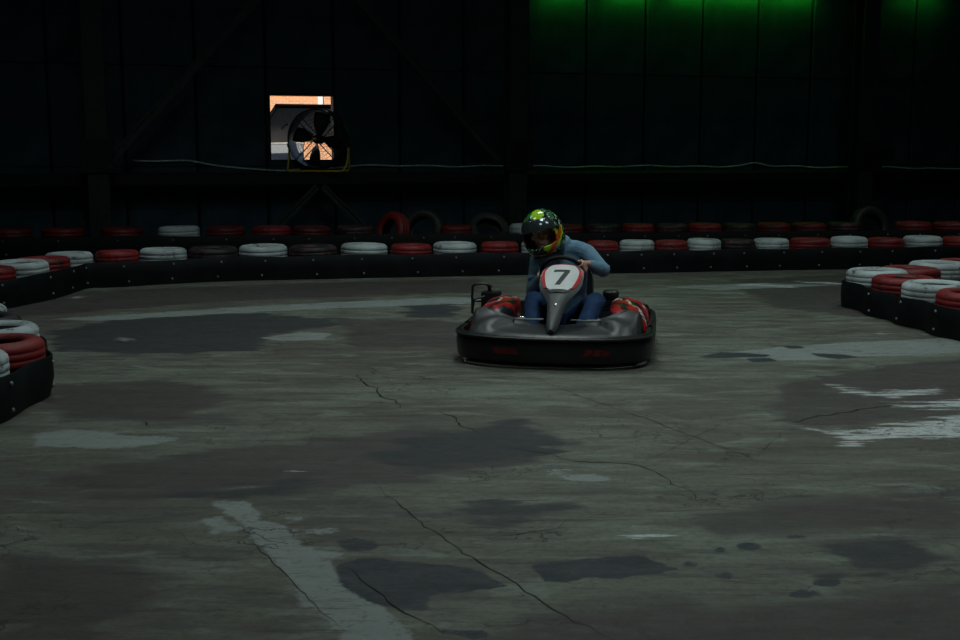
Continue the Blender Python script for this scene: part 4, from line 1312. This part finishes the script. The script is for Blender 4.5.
# folds gathering at the inside of the elbow and across the chest
rf = random.Random(2)
for S, E_, sd in ((SR, ER, 1), (SL, EL, -1)):
    for k in range(4):
        p = S.lerp(E_, 0.55 + 0.13 * k)
        sweater.ball(p + Vector((rf.uniform(-.01, .01), rf.uniform(-.015, .0), rf.uniform(-.01, .01))), (0.058, 0.058, 0.013 + 0.05 * 0.2), 14, 8, Euler((rf.uniform(-.6, .6), rf.uniform(-.8, .8), 0)).to_matrix())
sweater.tube([NB + Vector((0.012, 0.022, -0.04)), NB + Vector((-0.004, 0.012, 0.0))], [0.082, 0.068], 18, round_caps=True)
fuse(sweater, 'sweater', kn.m, person, 0.0075, 4)
jeans = MB()
jeans.tube([PEL[0], PEL[1]], [0.180, 0.172], 20, round_caps=True, flat=((0, 1, 0), 0.70))
for s in (-1, 1):
    H_, K_, A_ = HIPS[s], KNEE[s], ANK[s]
    jeans.tube([H_, H_.lerp(K_, .5), H_.lerp(K_, .92), K_, K_.lerp(A_, .12), K_.lerp(A_, .5), A_], [0.100, 0.088, 0.075, 0.072, 0.071, 0.066, 0.058], 18, round_caps=True)
fuse(jeans, 'jeans', jn.m, person, 0.0085, 4)
for s in (-1, 1):
    A_ = ANK[s]
    sh = MB()
    sh.tube([A_ + Vector((0, 0.035, -0.035)), A_ + Vector((0, 0.0, -0.03)), A_ + Vector((0, -0.07, -0.012)), A_ + Vector((0, -0.14, 0.03))], [0.040, 0.044, 0.046, 0.036], 14, round_caps=True)
    sh.tube([A_ + Vector((0, 0.01, -0.01)), A_ + Vector((0, 0.01, 0.035))], [0.046, 0.045], 14)
    so = fuse(sh, 'shoe', M['black_rubber'], person, 0.008, 3)
    MB().tube([A_ + Vector((0, 0.05, -0.068)), A_ + Vector((0, -0.07, -0.052)), A_ + Vector((0, -0.16, 0.0))], [0.034, 0.040, 0.030], 10, flat=((0, 0.25, 1), 0.3)).build('sole', M['black'], so)

# helmet
HX, HY, HZ = 0.144, 0.168, 0.172
from mathutils import noise as mnoise
def hpt(az, el, k=1.0):
    x = HX * math.sin(az) * math.cos(el); y = -HY * math.cos(az) * math.cos(el); z = HZ * math.sin(el)
    if el < 0:
        f = min(1.0, -el / R(40)); ca = max(0.0, math.cos(az))
        y -= 0.034 * f * ca ** 2
        x *= 1 + 0.12 * f * (1 - 0.4 * ca)
        if az is not None:
            y *= 1 + 0.10 * f * (1 - ca)
        z *= 1.05
    p = Vector((x, y + 0.008, z - 0.004))
    return p * k
def paint(az, el):
    d = Vector((math.sin(az) * math.cos(el), -math.cos(az) * math.cos(el), math.sin(el)))
    n1 = mnoise.noise(d * 4.2 + Vector((3.1, 0.4, 7.7))); n2 = mnoise.noise(d * 9.0 + Vector((1.7, 5.2, 0.3))); n3 = mnoise.noise(d * 6.0 + Vector((8.1, 2.2, 4.3)))
    A, E_ = math.degrees(az), math.degrees(el)
    black = (0.010, 0.012, 0.013); lime = (0.36, 0.62, 0.015); green = (0.02, 0.20, 0.035); white = (0.62, 0.68, 0.68); orange = (0.55, 0.09, 0.015)
    c = black
    if n2 > 0.22: c = white if n1 > -0.05 else (0.30, 0.36, 0.37)
    if n3 > 0.30: c = green
    if E_ > 42 and -75 < A < 60 and d.x + 0.25 * n1 > -0.02 and d.x < 0.50 + 0.15 * n1: c = lime
    if E_ > 40 and d.x < -0.02 - 0.25 * n1 and n1 > -0.25: c = green
    # slanted flashes on the jaw
    if A > 20 and E_ < 8:
        q_ = A - 76 - E_ * 1.0 + 8 * n1
        if -34 < q_ < -8: c = lime
        elif -8 <= q_ < 12: c = orange
        elif 12 <= q_ < 20: c = lime
    if A < -20 and E_ < 8:
        q_ = -A - 62 - E_ * 1.0 + 10 * n1
        if -20 < q_ < -6: c = green
    return c
hel = empty('helmet'); hel.parent = person; hel.matrix_local = HEADM
NA, NE = 132, 76
e0, e1 = R(-52), R(89)
vs, fs, cs = [], [], []
for i in range(NE + 1):
    el = e0 + (e1 - e0) * i / NE
    for j in range(NA):
        az = -math.pi + 2 * math.pi * j / NA
        vs.append(hpt(az, el)); cs.append(paint(az, el))
def in_port(az, el):
    A, E_ = math.degrees(az), math.degrees(el)
    lim = 62 - 0.012 * (E_ + 3) ** 2
    return abs(A) < lim and -26 + 0.0018 * A * A < E_ < 22 - 0.0012 * A * A
for i in range(NE):
    for j in range(NA):
        k = (j + 1) % NA
        if in_port(-math.pi + 2 * math.pi * (j + .5) / NA, e0 + (e1 - e0) * (i + .5) / NE):
            continue
        fs.append((i * NA + j, i * NA + k, (i + 1) * NA + k, (i + 1) * NA + j))
fs.append(tuple(range(NE * NA, (NE + 1) * NA)))
hpn = NT('helmet_paint', 0.18, 0.5)
hpn.color(hpn.attr('paint').outputs['Color'])
hpn.b.inputs['Coat Weight'].default_value = 0.6
me = bpy.data.meshes.new('shell'); me.from_pydata(vs, [], fs)
ca_ = me.color_attributes.new('paint', 'FLOAT_COLOR', 'POINT')
ca_.data.foreach_set('color', [x for c_ in cs for x in (*c_, 1.0)])
me.materials.append(hpn.m); me.polygons.foreach_set('use_smooth', [True] * len(me.polygons))
sh_ = link('helmet_shell', me, hel)
md = sh_.modifiers.new('thickness', 'SOLIDIFY'); md.thickness = 0.014; md.offset = -1
def helmet_patch(a0, a1, el0, el1, k, name, mat, th=0.003, curve=0.0):
    vs, fs = [], []
    n, m_ = 28, 8
    for i in range(m_ + 1):
        for j in range(n + 1):
            az = R(a0 + (a1 - a0) * j / n); A = math.degrees(az)
            el = R(el0 + (el1 - el0) * i / m_ - curve * A * A)
            vs.append(hpt(az, el, k))
    for i in range(m_):
        for j in range(n):
            b = i * (n + 1) + j
            fs.append((b, b + 1, b + n + 2, b + n + 1))
    o = MB().add(vs, fs).build(name, mat, hel, angle=60)
    md = o.modifiers.new('thickness', 'SOLIDIFY'); md.thickness = th
    return o
vz = NT('dark_visor', 0.14, 0.6, 0.7); vz.color((0.10, 0.12, 0.13))
helmet_patch(-68, 68, 15, 44, 1.035, 'visor', vz.m, 0.003, 0.0012)
for s in (-1, 1):
    MB().lathe([(0, 0), (0.016, 0), (0.016, 0.006), (0.010, 0.010), (0, 0.010)], 14, Matrix.Translation(hpt(R(s * 72), R(10), 1.03)) @ Vector((s * 1, -0.2, 0.1)).to_track_quat('Z', 'Y').to_matrix().to_4x4()).build('visor_pivot', M['black'], hel)
helmet_patch(-26, 26, -42, -33, 1.012, 'chin_vent', M['black'], 0.006)
MB().tube([hpt(R(-180 + 7.5 * j), e0, 0.985) for j in range(48)], 0.009, 6, closed=True).build('neck_trim', M['black_rubber'], hel)
